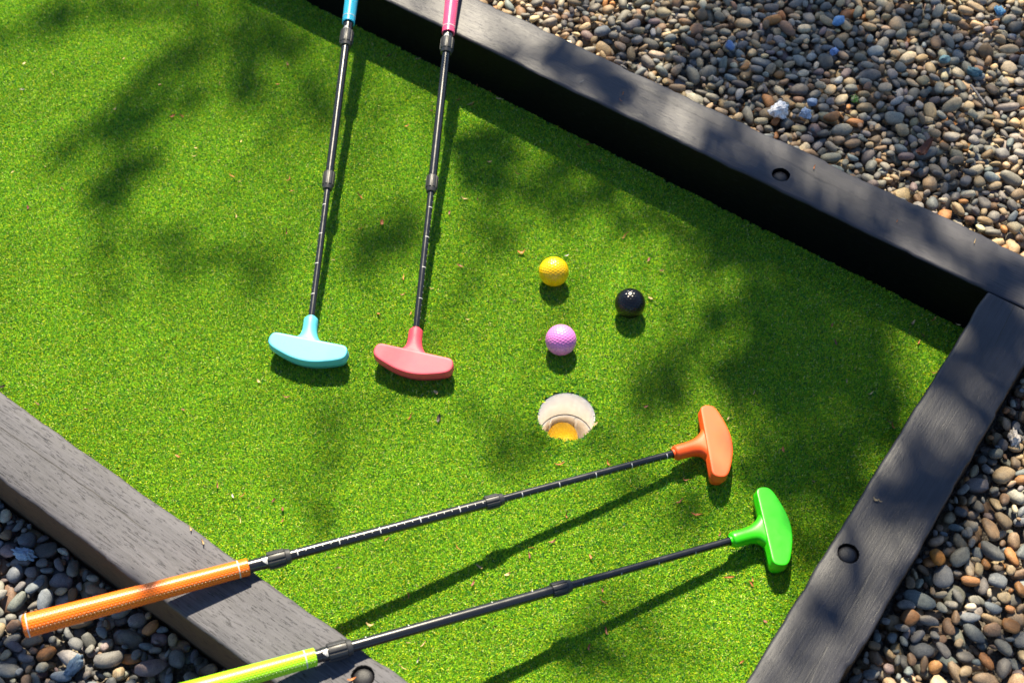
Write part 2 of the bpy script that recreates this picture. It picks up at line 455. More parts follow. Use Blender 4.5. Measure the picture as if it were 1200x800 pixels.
def sleeper(length, width, z0, z1, seed, rough_edge=0.0):
    """rounded, slightly uneven square timber; local x along it, y across (0..width), z up"""
    r = np.random.default_rng(seed)
    nL = int(length / 0.006); xs = np.linspace(0, length, nL)
    prof = []
    b = 0.0045
    for (cy, cz, a0) in ((width - b, z1 - b, 0), (b, z1 - b, 90), (b, z0 + b, 180), (width - b, z0 + b, 270)):
        for k in range(4):
            an = R(a0 + 30 * k); prof.append((cy + b * math.cos(an), cz + b * math.sin(an), a0))
    # extra points along the top so the surface can be uneven
    top = [(width - b - (width - 2 * b) * f, z1, 45) for f in (0.2, 0.4, 0.6, 0.8)]
    prof = prof[:4] + top + prof[4:]
    m = len(prof)
    ed_o = smooth_noise(nL, 5, 0.0005, r) + smooth_noise(nL, 1.5, 0.00025, r)
    ed_i = smooth_noise(nL, 5, 0.0005, r) + smooth_noise(nL, 1.5, 0.00025, r)
    chip = np.zeros(nL)
    if rough_edge:
        for _ in range(int(length * 26)):
            c0 = r.integers(0, nL); wd = r.integers(2, 9); dp = abs(r.normal(0, rough_edge))
            lo, hi = max(0, c0 - wd), min(nL, c0 + wd)
            chip[lo:hi] = np.maximum(chip[lo:hi], dp * (0.6 + 0.4 * r.random(hi - lo)))
    tops = smooth_noise(nL, 14, 0.0006, r)
    V = np.zeros((nL, m, 3))
    for j, (y, z, a0) in enumerate(prof):
        yy, zz = np.full(nL, y), np.full(nL, z)
        if y > width - 2 * b and z > (z0 + z1) / 2:
            yy = yy + ed_i; zz = zz + 0.5 * ed_i
        if y < 2 * b and z > (z0 + z1) / 2:
            yy = yy + ed_o; zz = zz + 0.5 * ed_o
        if z > z1 - 0.001: zz = zz + tops * 0.5
        if rough_edge == 0: pass
        V[:, j] = np.column_stack([xs, yy, zz])
    if rough_edge:                                   # chips taken off one long top edge (the outer one)
        side = OUT_SIDE[0]
        for j, (y, z, a0) in enumerate(prof):
            if z > z1 - 2 * b and ((side == 'hi' and y > width - 1.5 * b) or (side == 'lo' and y < 1.5 * b)):
                V[:, j, 1] += chip * (-1 if side == 'hi' else 1); V[:, j, 2] -= chip * 0.7
    F = []
    idx = lambda i, j: i * m + (j % m)
    for i in range(nL - 1):
        for j in range(m): F.append((idx(i, j), idx(i, j + 1), idx(i + 1, j + 1), idx(i + 1, j)))
    F.append(tuple(idx(0, j) for j in range(m))[::-1]); F.append(tuple(idx(nL - 1, j) for j in range(m)))
    me = mesh('timber_sleeper', V.reshape(-1, 3), F, False)
    bm = bmesh.new(); bm.from_mesh(me); bmesh.ops.recalc_face_normals(bm, faces=bm.faces); bm.to_mesh(me); bm.free()
    return me

OUT_SIDE = ['lo']
def place_sleeper(me, origin, xdir, mat, label):
    o = obj('timber_sleeper', me, mat)
    x = Vector((*xdir, 0)); z = Vector((0, 0, 1)); y = z.cross(x)
    m = Matrix((x, y, z)).transposed().to_4x4(); m.translation = Vector((*origin, 0)); o.matrix_world = m
    tag(o, label, 'sleeper', 'black timber sleepers edging the green')
    return o

def drill(o, spots, rad, depth):
    """bore recesses into the top (exact boolean, applied)"""
    cutters = []
    for (lx, ly) in spots:
        bm = bmesh.new()
        bmesh.ops.create_cone(bm, cap_ends=True, segments=40, radius1=rad * 0.96, radius2=rad * 1.06, depth=depth * 2)
        r = random.Random(int(lx * 1000))
        for v in bm.verts:
            if v.co.z > 0: v.co.x *= 1 + r.uniform(-.05, .07); v.co.y *= 1 + r.uniform(-.05, .07)
        cm_ = bpy.data.meshes.new('cutter'); bm.to_mesh(cm_); bm.free()
        c = bpy.data.objects.new('cutter', cm_); COL.objects.link(c)
        c.matrix_world = o.matrix_world @ Matrix.Translation((lx, ly, H))
        md = o.modifiers.new('bore', 'BOOLEAN'); md.operation = 'DIFFERENCE'; md.solver = 'EXACT'; md.object = c
        cutters.append(c)
    bpy.context.view_layer.update()
    dg = bpy.context.evaluated_depsgraph_get()
    nm = bpy.data.meshes.new_from_object(o.evaluated_get(dg))
    o.modifiers.clear(); o.data = nm
    for c in cutters: bpy.data.objects.remove(c)

bolt_mat = mat_plastic('black_bolt_paint', (0.014, 0.014, 0.018), 0.50, 0.4, bump=0.6)
def bolt_mesh(rad=0.0116, h=0.0052):
    V, F = [], []
    ns, nr = 28, 8
    for k in range(nr + 1):
        f = k / nr
        rr = rad * math.cos(f * math.pi / 2 * 0.97); z = h * math.sin(f * math.pi / 2)
        for j in range(ns): V.append((rr * math.cos(6.2832 * j / ns), rr * math.sin(6.2832 * j / ns), z))
    for k in range(nr):
        for j in range(ns): F.append((k * ns + j, k * ns + (j + 1) % ns, (k + 1) * ns + (j + 1) % ns, (k + 1) * ns + j))
    F.append(tuple(nr * ns + j for j in range(ns)))
    V2 = [(x, y, -0.004) for x, y, z in V[:ns]]; b0 = len(V); V += V2
    for j in range(ns): F.append((b0 + j, b0 + (j + 1) % ns, (j + 1) % ns, j))
    return mesh('bolt', V, F, True)
bolt_me = bolt_mesh()
bolt_me.materials.append(bolt_mat)
def add_bolt(o, lx, ly, dz):
    b = obj('bolt', bolt_me, None, o); b.location = (lx, ly, H + dz)

def shade_flat_top(me):
    me.polygons.foreach_set('use_smooth', [True] * len(me.polygons))
    try: me.set_sharp_from_angle(angle=R(38))
    except Exception: pass

# far sleeper: local x along AX from a = -2.1
timber_a = mat_timber('black_stained_timber', (0.023, 0.0225, 0.031), (0.049, 0.047, 0.061), (0.0022, 0.0024, 0.0026), 0.45, 0.5, 0.0)  # side colour: stain taken near black, the inner face's own shadow painted in
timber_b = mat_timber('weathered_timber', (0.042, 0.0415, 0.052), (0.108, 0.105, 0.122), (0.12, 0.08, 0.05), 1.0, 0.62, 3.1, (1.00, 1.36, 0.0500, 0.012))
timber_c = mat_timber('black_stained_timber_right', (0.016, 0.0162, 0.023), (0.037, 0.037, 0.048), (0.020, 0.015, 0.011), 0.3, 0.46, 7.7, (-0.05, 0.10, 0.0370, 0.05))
Z0 = -0.056
A_OFF = -2.1
OUT_SIDE[0] = 'hi'
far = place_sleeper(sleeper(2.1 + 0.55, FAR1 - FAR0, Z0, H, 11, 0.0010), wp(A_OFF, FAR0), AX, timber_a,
                    'long black sleeper along the far edge with the pink grip lying over it')
drill(far, [(-0.4112 - A_OFF, 1.2349 - FAR0)], 0.0128, 0.0085)
add_bolt(far, -0.4112 - A_OFF, 1.2349 - FAR0, -0.0072)
OUT_SIDE[0] = 'lo'
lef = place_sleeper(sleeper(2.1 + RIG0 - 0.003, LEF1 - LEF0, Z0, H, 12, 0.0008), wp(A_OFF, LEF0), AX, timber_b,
                    'sunlit weathered grey sleeper at lower left under the orange and green grips')
drill(lef, [(-0.4308 - A_OFF, 0.3134 - LEF0)], 0.0130, 0.0085)
add_bolt(lef, -0.4308 - A_OFF, 0.3134 - LEF0, -0.0068)
# right sleeper: local x along -NX, y = z x x -> along AX
OUT_SIDE[0] = 'hi'
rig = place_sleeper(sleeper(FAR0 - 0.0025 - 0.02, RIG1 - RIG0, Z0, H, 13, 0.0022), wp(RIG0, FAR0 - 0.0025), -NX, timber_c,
                    'shaded black sleeper down the right side with a domed bolt near its inner edge')
drill(rig, [(FAR0 - 0.0025 - 0.7532, -0.0635 - RIG0)], 0.0126, 0.0080)
add_bolt(rig, FAR0 - 0.0025 - 0.7532, -0.0635 - RIG0, -0.0058)
for o in (far, lef, rig): shade_flat_top(o.data)

# ------------------------------------------------------------------ gravel: pebbles dropped one by one on a height map
CELL = 0.002
GX0, GX1, GY0, GY1 = -1.02, 1.20, 0.12, 2.02
gw, gh = int((GX1 - GX0) / CELL), int((GY1 - GY0) / CELL)
px = GX0 + (np.arange(gw) + .5) * CELL; py = GY0 + (np.arange(gh) + .5) * CELL
PX, PY = np.meshgrid(px, py)
PAc = PX * AX[0] + PY * AX[1]; PNc = PX * NX[0] + PY * NX[1]
BLOCK = 9.0
FLOOR_L, FLOOR_R, FLOOR_F = -0.036, 0.004, 0.010
Hm = np.full((gh, gw), BLOCK, np.float32)
bed_l = PNc < LEF0 - 0.0005
bed_f = PNc > FAR1 + 0.0005
bed_r = (PAc > RIG1 + 0.0005) & (PNc < FAR0)
Hm[bed_l] = FLOOR_L; Hm[bed_r] = FLOOR_R; Hm[bed_f] = FLOOR_F
Hm[:2] = BLOCK; Hm[-2:] = BLOCK; Hm[:, :2] = BLOCK; Hm[:, -2:] = BLOCK
grit = mat_grit()
def bed_sheet(name, a0, a1, n0, n1, z):
    o = obj(name, mesh(name, [(*wp(a0, n0), z), (*wp(a1, n0), z), (*wp(a1, n1), z), (*wp(a0, n1), z)], [(0, 1, 2, 3)], False), grit)
    tag(o, kind='structure')
bed_sheet('gravel_bed_left', -2.1, RIG1, -1.2, LEF0 + 0.01, FLOOR_L + 0.0015)
bed_sheet('gravel_bed_right', RIG1 - 0.01, 2.2, -0.6, FAR0 - 0.001, FLOOR_R + 0.0015)
bed_sheet('gravel_bed_far', -2.1, 2.2, FAR0 + 0.03, 3.2, FLOOR_F + 0.0015)
ID = np.full((gh, gw), -1, np.int32)
def frame_poly(m):
    c = np.array([(-0.877, 1.748), (0.881, 1.725), (0.592, 0.525), (-0.601, 0.535)])
    ctr = c.mean(0); d = c - ctr
    return c + d / np.linalg.norm(d, axis=1)[:, None] * m
def in_poly(x, y, poly):
    ins = np.ones(np.shape(x), bool)
    for i in range(4):
        x0, y0 = poly[i]; x1, y1 = poly[(i + 1) % 4]
        ins &= ((x1 - x0) * (y - y0) - (y1 - y0) * (x - x0)) <= 0
    return ins
POLY_OUT = frame_poly(0.26); POLY_IN = frame_poly(0.04)
avail = (Hm < BLOCK) & in_poly(PX, PY, POLY_OUT)
cells = np.argwhere(avail)
area = len(cells) * CELL * CELL

pebbles = []          # dicts: loc, R (3x3), axes, variant, colour, class
PAL = [  # name, colour, weights left / right / far
    ('grey',       (0.200, 0.190, 0.172), .34, .22, .34),
    ('slate',      (0.120, 0.120, 0.118), .28, .12, .10),
    ('blue-grey',  (0.150, 0.172, 0.185), .12, .11, .09),
    ('tan',        (0.320, 0.240, 0.150), .08, .21, .26),
    ('brown',      (0.185, 0.120, 0.074), .10, .17, .09),
    ('rust',       (0.330, 0.155, 0.058), .02, .08, .03),
    ('cream',      (0.440, 0.380, 0.280), .01, .06, .06),
    ('mauve',      (0.170, 0.130, 0.130), .05, .03, .03)]
def rotmat(yaw, t1, t2):
    return np.array(Matrix.Rotation(yaw, 3, 'Z') @ Matrix.Rotation(t1, 3, 'X') @ Matrix.Rotation(t2, 3, 'Y'))

def drop(ax, Rm, xy, sink=0.10):
    """rest height of an ellipsoid at xy on the height map; None when it meets a sleeper"""
    M = Rm @ np.diag(1 / np.array(ax) ** 2) @ Rm.T
    Cov = Rm @ np.diag(np.array(ax) ** 2) @ Rm.T
    ex, ey = math.sqrt(Cov[0, 0]), math.sqrt(Cov[1, 1])
    i0, i1 = int((xy[0] - ex - GX0) / CELL), int((xy[0] + ex - GX0) / CELL) + 1
    j0, j1 = int((xy[1] - ey - GY0) / CELL), int((xy[1] + ey - GY0) / CELL) + 1
    if i0 < 0 or j0 < 0 or i1 > gw or j1 > gh: return None
    X = PX[j0:j1, i0:i1] - xy[0]; Y = PY[j0:j1, i0:i1] - xy[1]
    A = M[0, 0] * X * X + 2 * M[0, 1] * X * Y + M[1, 1] * Y * Y - 1
    Bq = M[0, 2] * X + M[1, 2] * Y; Cq = M[2, 2]
    D = Bq * Bq - Cq * A
    ok = D > 0
    if not ok.any(): return None
    sq = np.sqrt(np.maximum(D, 0)); top = (-Bq + sq) / Cq; bot = (-Bq - sq) / Cq
    h = Hm[j0:j1, i0:i1]
    if (h[ok] >= BLOCK - 1).any(): return None
    z = float((h - bot)[ok].max()) - sink * ax[2]
    return z, (j0, j1, i0, i1), ok, top

def commit(ax, Rm, xy, res, **kw):
    z, (j0, j1, i0, i1), ok, top = res
    h = Hm[j0:j1, i0:i1]; t = z + top
    up = ok & (t > h)
    h[up] = t[up]; ID[j0:j1, i0:i1][up] = len(pebbles)
    pebbles.append(dict(loc=np.array([xy[0], xy[1], z]), R=Rm, ax=ax, **kw))

def rand_pebble(bed):
    s = 0.0100 * math.exp(rng.normal(0, 0.27))
    s *= (1.05, 0.88, 0.79)[bed]
    s = min(max(s, 0.0052), 0.0145)
    el = rng.uniform(1.1, 2.1)
    ax = (s * math.sqrt(el) * 1.05, s / math.sqrt(el) * 1.05, s * rng.uniform(0.45, 0.75))
    Rm = rotmat(rng.uniform(0, 6.283), rng.normal(0, .30), rng.normal(0, .30))
    return ax, Rm

def pick_colour(bed):
    w = np.array([p[2 + bed] for p in PAL]); q = rng.choice(len(PAL), p=w / w.sum())
    return PAL[q][0], np.array(PAL[q][1]) * (0.95, 0.92, 1.18)[bed] * math.exp(rng.normal(0.0, 0.24)) * rng.uniform(0.94, 1.06, 3) * ((1, 1, 1), (1.03, 1, .94), (1.07, 1, .88))[bed]
def pour(count, cand, limit, pool, scale=1.0):
    for k in range(count):
        best = None
        for c in range(cand):
            j, i = pool[rng.integers(len(pool))]
            xy = (px[i] + rng.uniform(-.001, .001), py[j] + rng.uniform(-.001, .001))
            bed = 0 if bed_l[j, i] else (1 if bed_r[j, i] else 2)
            if c == 0:
                shp = rand_pebble(bed)
                if scale != 1.0: shp = (tuple(v * scale for v in shp[0]), shp[1])
            r_ = drop(*shp, xy, 0.16)
            if r_ is None: continue
            sc = r_[0] - (FLOOR_L, FLOOR_R, FLOOR_F)[bed]
            if best is None or sc < best[0]: best = (sc, xy, r_, bed)
        if best is None or best[0] > limit: continue
        cls, col = pick_colour(best[3])
        commit(*shp, best[1], best[2], bed=best[3], cls=cls, col=col, var=int(rng.integers(0, 18)))
NPEB = int(area / 2.15e-4)
edge = np.zeros_like(avail)
kx = 8
blk = (Hm >= BLOCK)
acc = np.zeros_like(avail)
for s_ in range(1, kx):
    acc[s_:] |= blk[:-s_]; acc[:-s_] |= blk[s_:]; acc[:, s_:] |= blk[:, :-s_]; acc[:, :-s_] |= blk[:, s_:]
edge_cells = np.argwhere(avail & acc & in_poly(PX, PY, POLY_IN))
pour(int(len(edge_cells) * CELL * CELL / 2.55e-4 * 1.6), 8, 0.030, edge_cells)
pour(int(NPEB * 2.0), 6, 0.030, cells)
pour(int(NPEB * 0.75), 8, 0.028, cells, 0.62)
pour(int(len(edge_cells) * CELL * CELL / 2.55e-4 * 1.0), 8, 0.030, edge_cells, 0.65)

# named stones placed on top, where the photograph has them
def named(xy, ax, col, var, key, tilt=0.2):
    Rm = rotmat(rng.uniform(0, 6.283), rng.normal(0, tilt), rng.normal(0, tilt))
    r_ = drop(ax, Rm, xy, 0.5)
    if r_ is None: print('no room', key); return
    commit(ax, Rm, xy, r_, bed=2, cls=key, col=np.array(col), var=var)
NAMED = [
    ('white',  (0.414, 1.414), (.0165, .0140, .0130), (0.90, 0.89, 0.88), 20, 'white_rock', 'rough white rock lying against the far sleeper'),
    ('pale',   (0.455, 1.412), (.0110, .0095, .0080), (0.45, 0.52, 0.62), 21, 'pale_stone', 'pale blue-white rough stone right of the white rock by the far sleeper'),
    ('pale2',  (0.470, 1.440), (.0095, .0080, .0060), (0.20, 0.28, 0.42), 3, 'blue_stone', 'small blue stone just above the pale rough stone by the far sleeper'),
    ('b1',     (0.537, 1.620), (.0120, .0085, .0070), (0.13, 0.30, 0.55), 4, 'blue_stone', 'largest bright blue stone in the upper right gravel'),
    ('b2',     (0.522, 1.555), (.0085, .0070, .0060), (0.22, 0.34, 0.62), 21, 'blue_stone', 'pale blue knobbly stone in the upper right gravel below the largest blue one'),
    ('b3',     (0.667, 1.690), (.0085, .0065, .0060), (0.06, 0.26, 0.50), 5, 'blue_stone', 'bright blue stone at the top edge of the photo in the gravel'),
    ('b4',     (0.808, 1.648), (.0105, .0080, .0060), (0.08, 0.26, 0.46), 22, 'blue_stone', 'bright blue angular stone near the top right corner of the gravel'),
    ('b5',     (0.354, 1.561), (.0110, .0080, .0070), (0.15, 0.24, 0.42), 6, 'blue_stone', 'lone blue stone among tan pebbles behind the middle of the far sleeper'),
    ('t1',     (0.690, 1.523), (.0120, .0085, .0070), (0.10, 0.20, 0.24), 7, 'teal_stone', 'teal grey teardrop stone in the upper right gravel'),
    ('t2',     (0.735, 1.500), (.0130, .0085, .0070), (0.08, 0.17, 0.20), 22, 'teal_stone', 'dark teal angular stone beside the teal teardrop one'),
    ('l1',     (-0.609, 0.701), (.0140, .0095, .0075), (0.22, 0.33, 0.46), 23, 'pale_stone', 'speckled pale blue stone in the gravel at the left edge above the orange grip'),
    ('l2',     (-0.519, 0.558), (.0150, .0095, .0070), (0.11, 0.17, 0.25), 22, 'blue_stone', 'bluish angular stone below the orange grip in the lower left gravel'),
    ('or',     (0.509, 0.667), (.0110, .0080, .0070), (0.42, 0.17, 0.03), 8, 'orange_stone', 'glossy orange brown pebble in the gravel right of the domed bolt'),
    ('w2',     (0.642, 0.835), (.0115, .0080, .0075), (0.60, 0.55, 0.50), 23, 'white_stone', 'white and brown stone in the gravel close to the right edge')]
for key, xy, ax, col, var, nm, lab in NAMED:
    named(xy, ax, col, var, key)
NAMED_INFO = {k[0]: (k[5], k[6]) for k in NAMED}

# pebble shapes
def ico(sub):
    bm = bmesh.new(); bmesh.ops.create_icosphere(bm, subdivisions=sub, radius=1.0)
    V = np.array([v.co[:] for v in bm.verts]); F = np.array([[v.index for v in f.verts] for f in bm.faces]); bm.free()
    return V, F
ICO = {2: ico(2), 4: ico(4)}
def shape(var, sub):
    V, F = ICO[sub]; r = np.random.default_rng(900 + var)
    P = V.copy()
    pw = r.uniform(0.70, 1.0)
    P = np.sign(P) * np.abs(P) ** pw; P /= np.linalg.norm(P, axis=1).max()
    rough = var >= 20
    nplane = r.integers(8, 14) if rough else r.integers(3, 8)
    for _ in range(nplane):                                   # worn flats
        d = r.normal(size=3); d /= np.linalg.norm(d); lim = r.uniform(0.60, 0.82) if rough else r.uniform(0.62, 0.90)
        s = P @ d; ex = np.maximum(s - lim, 0); P -= np.outer(ex * (0.95 if rough else 0.72), d)
    for kf, am in (((1.6, .14), (3.1, .07)) if not rough else ((2.2, .20), (6.0, .22), (13.0, .16))):
        d = r.normal(size=(3, 3)); ph = r.uniform(0, 6.28, 3)
        P *= (1 + am * np.sin(V @ d.T * kf + ph).mean(1))[:, None]
    P[:, 0] *= 1 + 0.14 * P[:, 1] * r.choice([-1, 1])
    return P * 1.03, F
peb_mat_o = mat_pebble('pebble_stone', True)
peb_mat_s = mat_pebble('gravel_stone', False)

vis = np.bincount(ID[ID >= 0], minlength=len(pebbles))
cam_p = np.array([0, 0, 1.4314])
single, rest = [], []
for i, p in enumerate(pebbles):
    if p['cls'] in NAMED_INFO: single.append((1e9, i)); continue
    if vis[i] < 3: continue
    x, y, z = p['loc']
    inside = bool(in_poly(np.array(x), np.array(y), POLY_IN))
    p['inside'] = inside
    if inside and p['bed'] in (0, 1) and vis[i] > 14: single.append((vis[i] / np.sum((p['loc'] - cam_p) ** 2), i))
    else: rest.append(i)
single.sort(reverse=True)
MAX_SINGLE = 300 + len(NAMED)
for s in single[MAX_SINGLE:]: rest.append(s[1])
single = single[:MAX_SINGLE]
print('pebbles', len(pebbles), 'single', len(single), 'stuff', len(rest))
PLACES = ([('against the weathered sleeper above the orange grip', -0.56, 0.735), ('at the left edge above the orange grip', -0.63, 0.66), ('close above the orange grip butt', -0.55, 0.66),
           ('just below the butt of the orange grip', -0.58, 0.585), ('in the bottom left corner', -0.60, 0.54), ('below the middle of the orange grip', -0.48, 0.60),
           ('between the two grips beside the weathered sleeper', -0.40, 0.585), ('at the bottom edge left of the lime grip', -0.47, 0.54), ('beside the lime grip at the bottom edge', -0.37, 0.545)],
          [('at the right edge near the far corner', 0.69, 0.92), ('against the upper end of the right sleeper', 0.62, 0.86), ('at the right edge in the upper strip', 0.655, 0.80), ('against the right sleeper level with the green head', 0.53, 0.75),
           ('in the middle of the right strip', 0.57, 0.72), ('at the right edge level with the domed bolt', 0.63, 0.68), ('against the right sleeper below the bolt', 0.46, 0.63), ('in the lower middle of the right strip', 0.53, 0.61),
           ('at the right edge in the lower strip', 0.60, 0.59), ('at the bottom edge beside the right sleeper', 0.43, 0.55), ('at the bottom edge of the right strip', 0.50, 0.54), ('in the bottom right corner', 0.57, 0.53)])
shape_me = {}
for _, i in single:
    p = pebbles[i]
    sub = 4 if p['cls'] in NAMED_INFO else 2
    key = (p['var'], sub)
    if key not in shape_me:
        V, F = shape(*key); shape_me[key] = mesh_np('pebble', V, F); shape_me[key].materials.append(peb_mat_o)
    nm, lab = NAMED_INFO.get(p['cls'], ('pebble', None))
    o = obj(nm, shape_me[key])
    m = Matrix(p['R'].tolist()).to_4x4() @ Matrix.Diagonal((*p['ax'], 1)); m.translation = Vector(p['loc']); o.matrix_world = m
    o.color = (*np.clip(p['col'], 0, 1), 1)
    if lab: tag(o, lab, 'stone')
    else:
        x, y, z = p['loc']
        size = 'small' if p['ax'][0] < 0.0105 else ('large' if p['ax'][0] > 0.0145 else 'medium')
        ratio = p['ax'][0] / p['ax'][1]
        form = 'long' if ratio > 1.6 else ('oval' if ratio > 1.28 else 'round')
        pl = min(PLACES[p['bed']], key=lambda q: (q[1] - x) ** 2 + (q[2] - y) ** 2)[0]
        lab = '%s %s %s pebble %s' % (size, form, p['cls'], pl)
        tag(o, lab, 'pebble', lab.replace('pebble', 'pebbles', 1))
Vs, Fs, Cs, n0 = [], [], [], 0
cache = {}
for i in rest:
    p = pebbles[i]; sub = 2
    if p['var'] not in cache: cache[p['var']] = shape(p['var'], 2)
    V, F = cache[p['var']]
    W = (V * np.array(p['ax'])) @ p['R'].T + p['loc']
    Vs.append(W); Fs.append(F + n0); n0 += len(W)
    c = np.ones((len(W), 4), np.float32); c[:, :3] = p['col']; Cs.append(c)
me = mesh_np('gravel', np.vstack(Vs), np.vstack(Fs))
at = me.color_attributes.new('pcol', 'FLOAT_COLOR', 'POINT'); at.data.foreach_set('color', np.vstack(Cs).ravel())
gr = obj('gravel', me, peb_mat_s)
tag(gr, 'grey and tan river pebbles spread outside the far and right sleepers', 'gravel', kind='stuff')

# ------------------------------------------------------------------ hole cup
cup_mat = mat_cup()
dark_mat = mat_flat('dark_gap', (0.01, 0.01, 0.01), 0.9)
def ring_mesh(name, prof, ns=72, cap=None, mod=None):
    """lathe round z: prof is a list of (r, z)"""
    V, F = [], []
    for k, (r, z) in enumerate(prof):
        for j in range(ns):
            an = 2 * math.pi * j / ns; rr = r if mod is None else mod(r, an, k)
            V.append((rr * math.cos(an), rr * math.sin(an), z))
    for k in range(len(prof) - 1):
        for j in range(ns):
            F.append((k * ns + j, k * ns + (j + 1) % ns, (k + 1) * ns + (j + 1) % ns, (k + 1) * ns + j))
    if cap == 'end': F.append(tuple((len(prof) - 1) * ns + j for j in range(ns)))
    return mesh(name, V, F, True)
cup = empty('hole_cup', (HOLE[0], HOLE[1], -0.104))
tag(cup, 'white plastic hole cup sunk in the turf with a ball inside', 'hole cup')
def cup_part(name, prof, mat, cap=None, ns=72, mod=None, parent=cup):
    o = obj(name, ring_mesh(name, prof, ns, cap, mod), mat, parent)
    o.data.set_sharp_from_angle(angle=R(40)); return o
Lz = 0.104                                            # local z of the turf tips
sl = cup_part('sleeve', [(0.0405, Lz - 0.060), (0.0405, Lz - 0.0062), (0.0400, Lz - 0.0056), (0.0382, Lz - 0.0056), (0.0378, Lz - 0.0062), (0.0374, Lz - 0.058)], cup_mat)
def finmod(r, an, k):
    f = (an * 6 / (2 * math.pi)) % 1.0
    return r - (0.0022 if (0.04 < f < 0.11 and 1 <= k <= 3) else 0.0)
inn = cup_part('inner_cup', [(0.0392, Lz - 0.0595), (0.0364, Lz - 0.0588), (0.0352, Lz - 0.0600), (0.0348, Lz - 0.0985), (0.030, Lz - 0.1005)], cup_mat, 'end', 144, finmod)
gap = cup_part('joint_gap', [(0.0376, Lz - 0.0572), (0.0369, Lz - 0.0580), (0.0372, Lz - 0.0590)], dark_mat)

# ------------------------------------------------------------------ golf balls
BR = 0.02135
def geodesic(n):
    bm = bmesh.new(); bmesh.ops.create_icosphere(bm, subdivisions=1, radius=1.0)
    vs = [np.array(v.co) for v in bm.verts]; fs = [[v.index for v in f.verts] for f in bm.faces]; bm.free()
    pts = {}
    for f in fs:
        a, b, c = (vs[i] for i in f)
        for i in range(n + 1):
            for j in range(n + 1 - i):
                p = (a * i + b * j + c * (n - i - j)) / n; p = p / np.linalg.norm(p)
                pts[tuple(np.round(p, 4))] = p
    return np.array(list(pts.values()))
def ball_mesh():
    V, F = ico(6)
    D = geodesic(6)
    co = np.full(len(V), -1.0)
    for k in range(0, len(V), 4096): co[k:k + 4096] = (V[k:k + 4096] @ D.T).max(1)
    dist = np.arccos(np.clip(co, -1, 1)); rd = 0.086
    dep = np.where(dist < rd, 0.5 + 0.5 * np.cos(np.pi * np.clip(dist / rd, 0, 1)), 0) ** 0.75
    return mesh_np('golf_ball', V * (BR * (1 - 0.026 * dep))[:, None], F)
ball_me = ball_mesh()
def ball(xyz, mat, label, rot):
    o = bpy.data.objects.new('golf_ball', ball_me if not ball_me.users else ball_me.copy())
    COL.objects.link(o); o.data.materials.clear(); o.data.materials.append(mat)
    o.location = xyz; o.rotation_euler = rot
    return tag(o, label, 'golf ball', 'golf balls on the green')
ball((0.0603, 1.1240, BR - 0.0006), mat_plastic('yellow_ball', (0.84, 0.49, 0.003), 0.30, 0.5, 0.05, 0.03), 'glossy yellow dimpled golf ball on the turf, farthest from the hole', (0.3, 0.5, 0.2))
ball((0.1654, 1.0665, BR - 0.0006), mat_plastic('black_ball', (0.004, 0.0042, 0.006), 0.20, 0.4, 0, 0.0), 'glossy black dimpled golf ball on the turf', (1.1, 0.2, 0.9))
ball((0.0669, 1.0047, BR - 0.0006), mat_plastic('pink_ball', (0.66, 0.19, 0.54), 0.34, 0.5, 0.05, 0.03), 'lilac pink dimpled golf ball on the turf above the hole', (0.2, 0.3, 1.3))
ball((0.0690, 0.9090, -0.0995 + BR), mat_plastic('amber_ball', (1.0, 0.56, 0.003), 0.35, 0.5, 0.05, 0.03), 'amber yellow golf ball lying inside the hole cup', (0.7, 1.5, 0.4))

# ------------------------------------------------------------------ putters
black_tube = mat_plastic('black_anodised_tube', (0.010, 0.011, 0.014), 0.26, 0.55, 0, 0.05)
collar_mat = mat_plastic('charcoal_collar', (0.028, 0.028, 0.030), 0.42, 0.5, 0, 0.2)
print_mat = mat_flat('white_print', (0.50, 0.50, 0.49), 0.6, 0.1)

def xlathe(name, prof, ns=40, caps=(True, True), mod=None):
    V, F = [], []
    for k, (x, r) in enumerate(prof):
        for j in range(ns):
            an = 2 * math.pi * j / ns; rr = r if mod is None else mod(r, an, k)
            V.append((x, rr * math.sin(an), rr * math.cos(an)))
    for k in range(len(prof) - 1):
        for j in range(ns):
            F.append((k * ns + j, (k + 1) * ns + j, (k + 1) * ns + (j + 1) % ns, k * ns + (j + 1) % ns))
    if caps[0]: F.append(tuple(j for j in range(ns)))
    if caps[1]: F.append(tuple((len(prof) - 1) * ns + j for j in range(ns))[::-1])
    me = mesh(name, V, F, True)
    me.flip_normals(); me.set_sharp_from_angle(angle=R(35)); return me

def ticks_mesh(x0, x1, rad, phi, sign=1, off=0, long_w=1.25):
    V, F = [], []
    k = 0; x = x0
    while x < x1:
        lng = (k + off) % 5 == 0
        half = long_w if lng else 0.20
        wd = 0.00055 if lng else 0.00038
        seg = 10 if lng else 4
        i0 = len(V)
        for s_ in range(seg + 1):
            an = phi + half * (2 * s_ / seg - 1)
            for dx in (-wd, wd):
                V.append((x + dx, (rad + 0.00015) * math.sin(an), (rad + 0.00015) * math.cos(an)))
        for s_ in range(seg):
            a = i0 + 2 * s_; F.append((a, a + 1, a + 3, a + 2))
        k += 1; x += 0.0100
    return mesh('tick_marks', V, F, True)

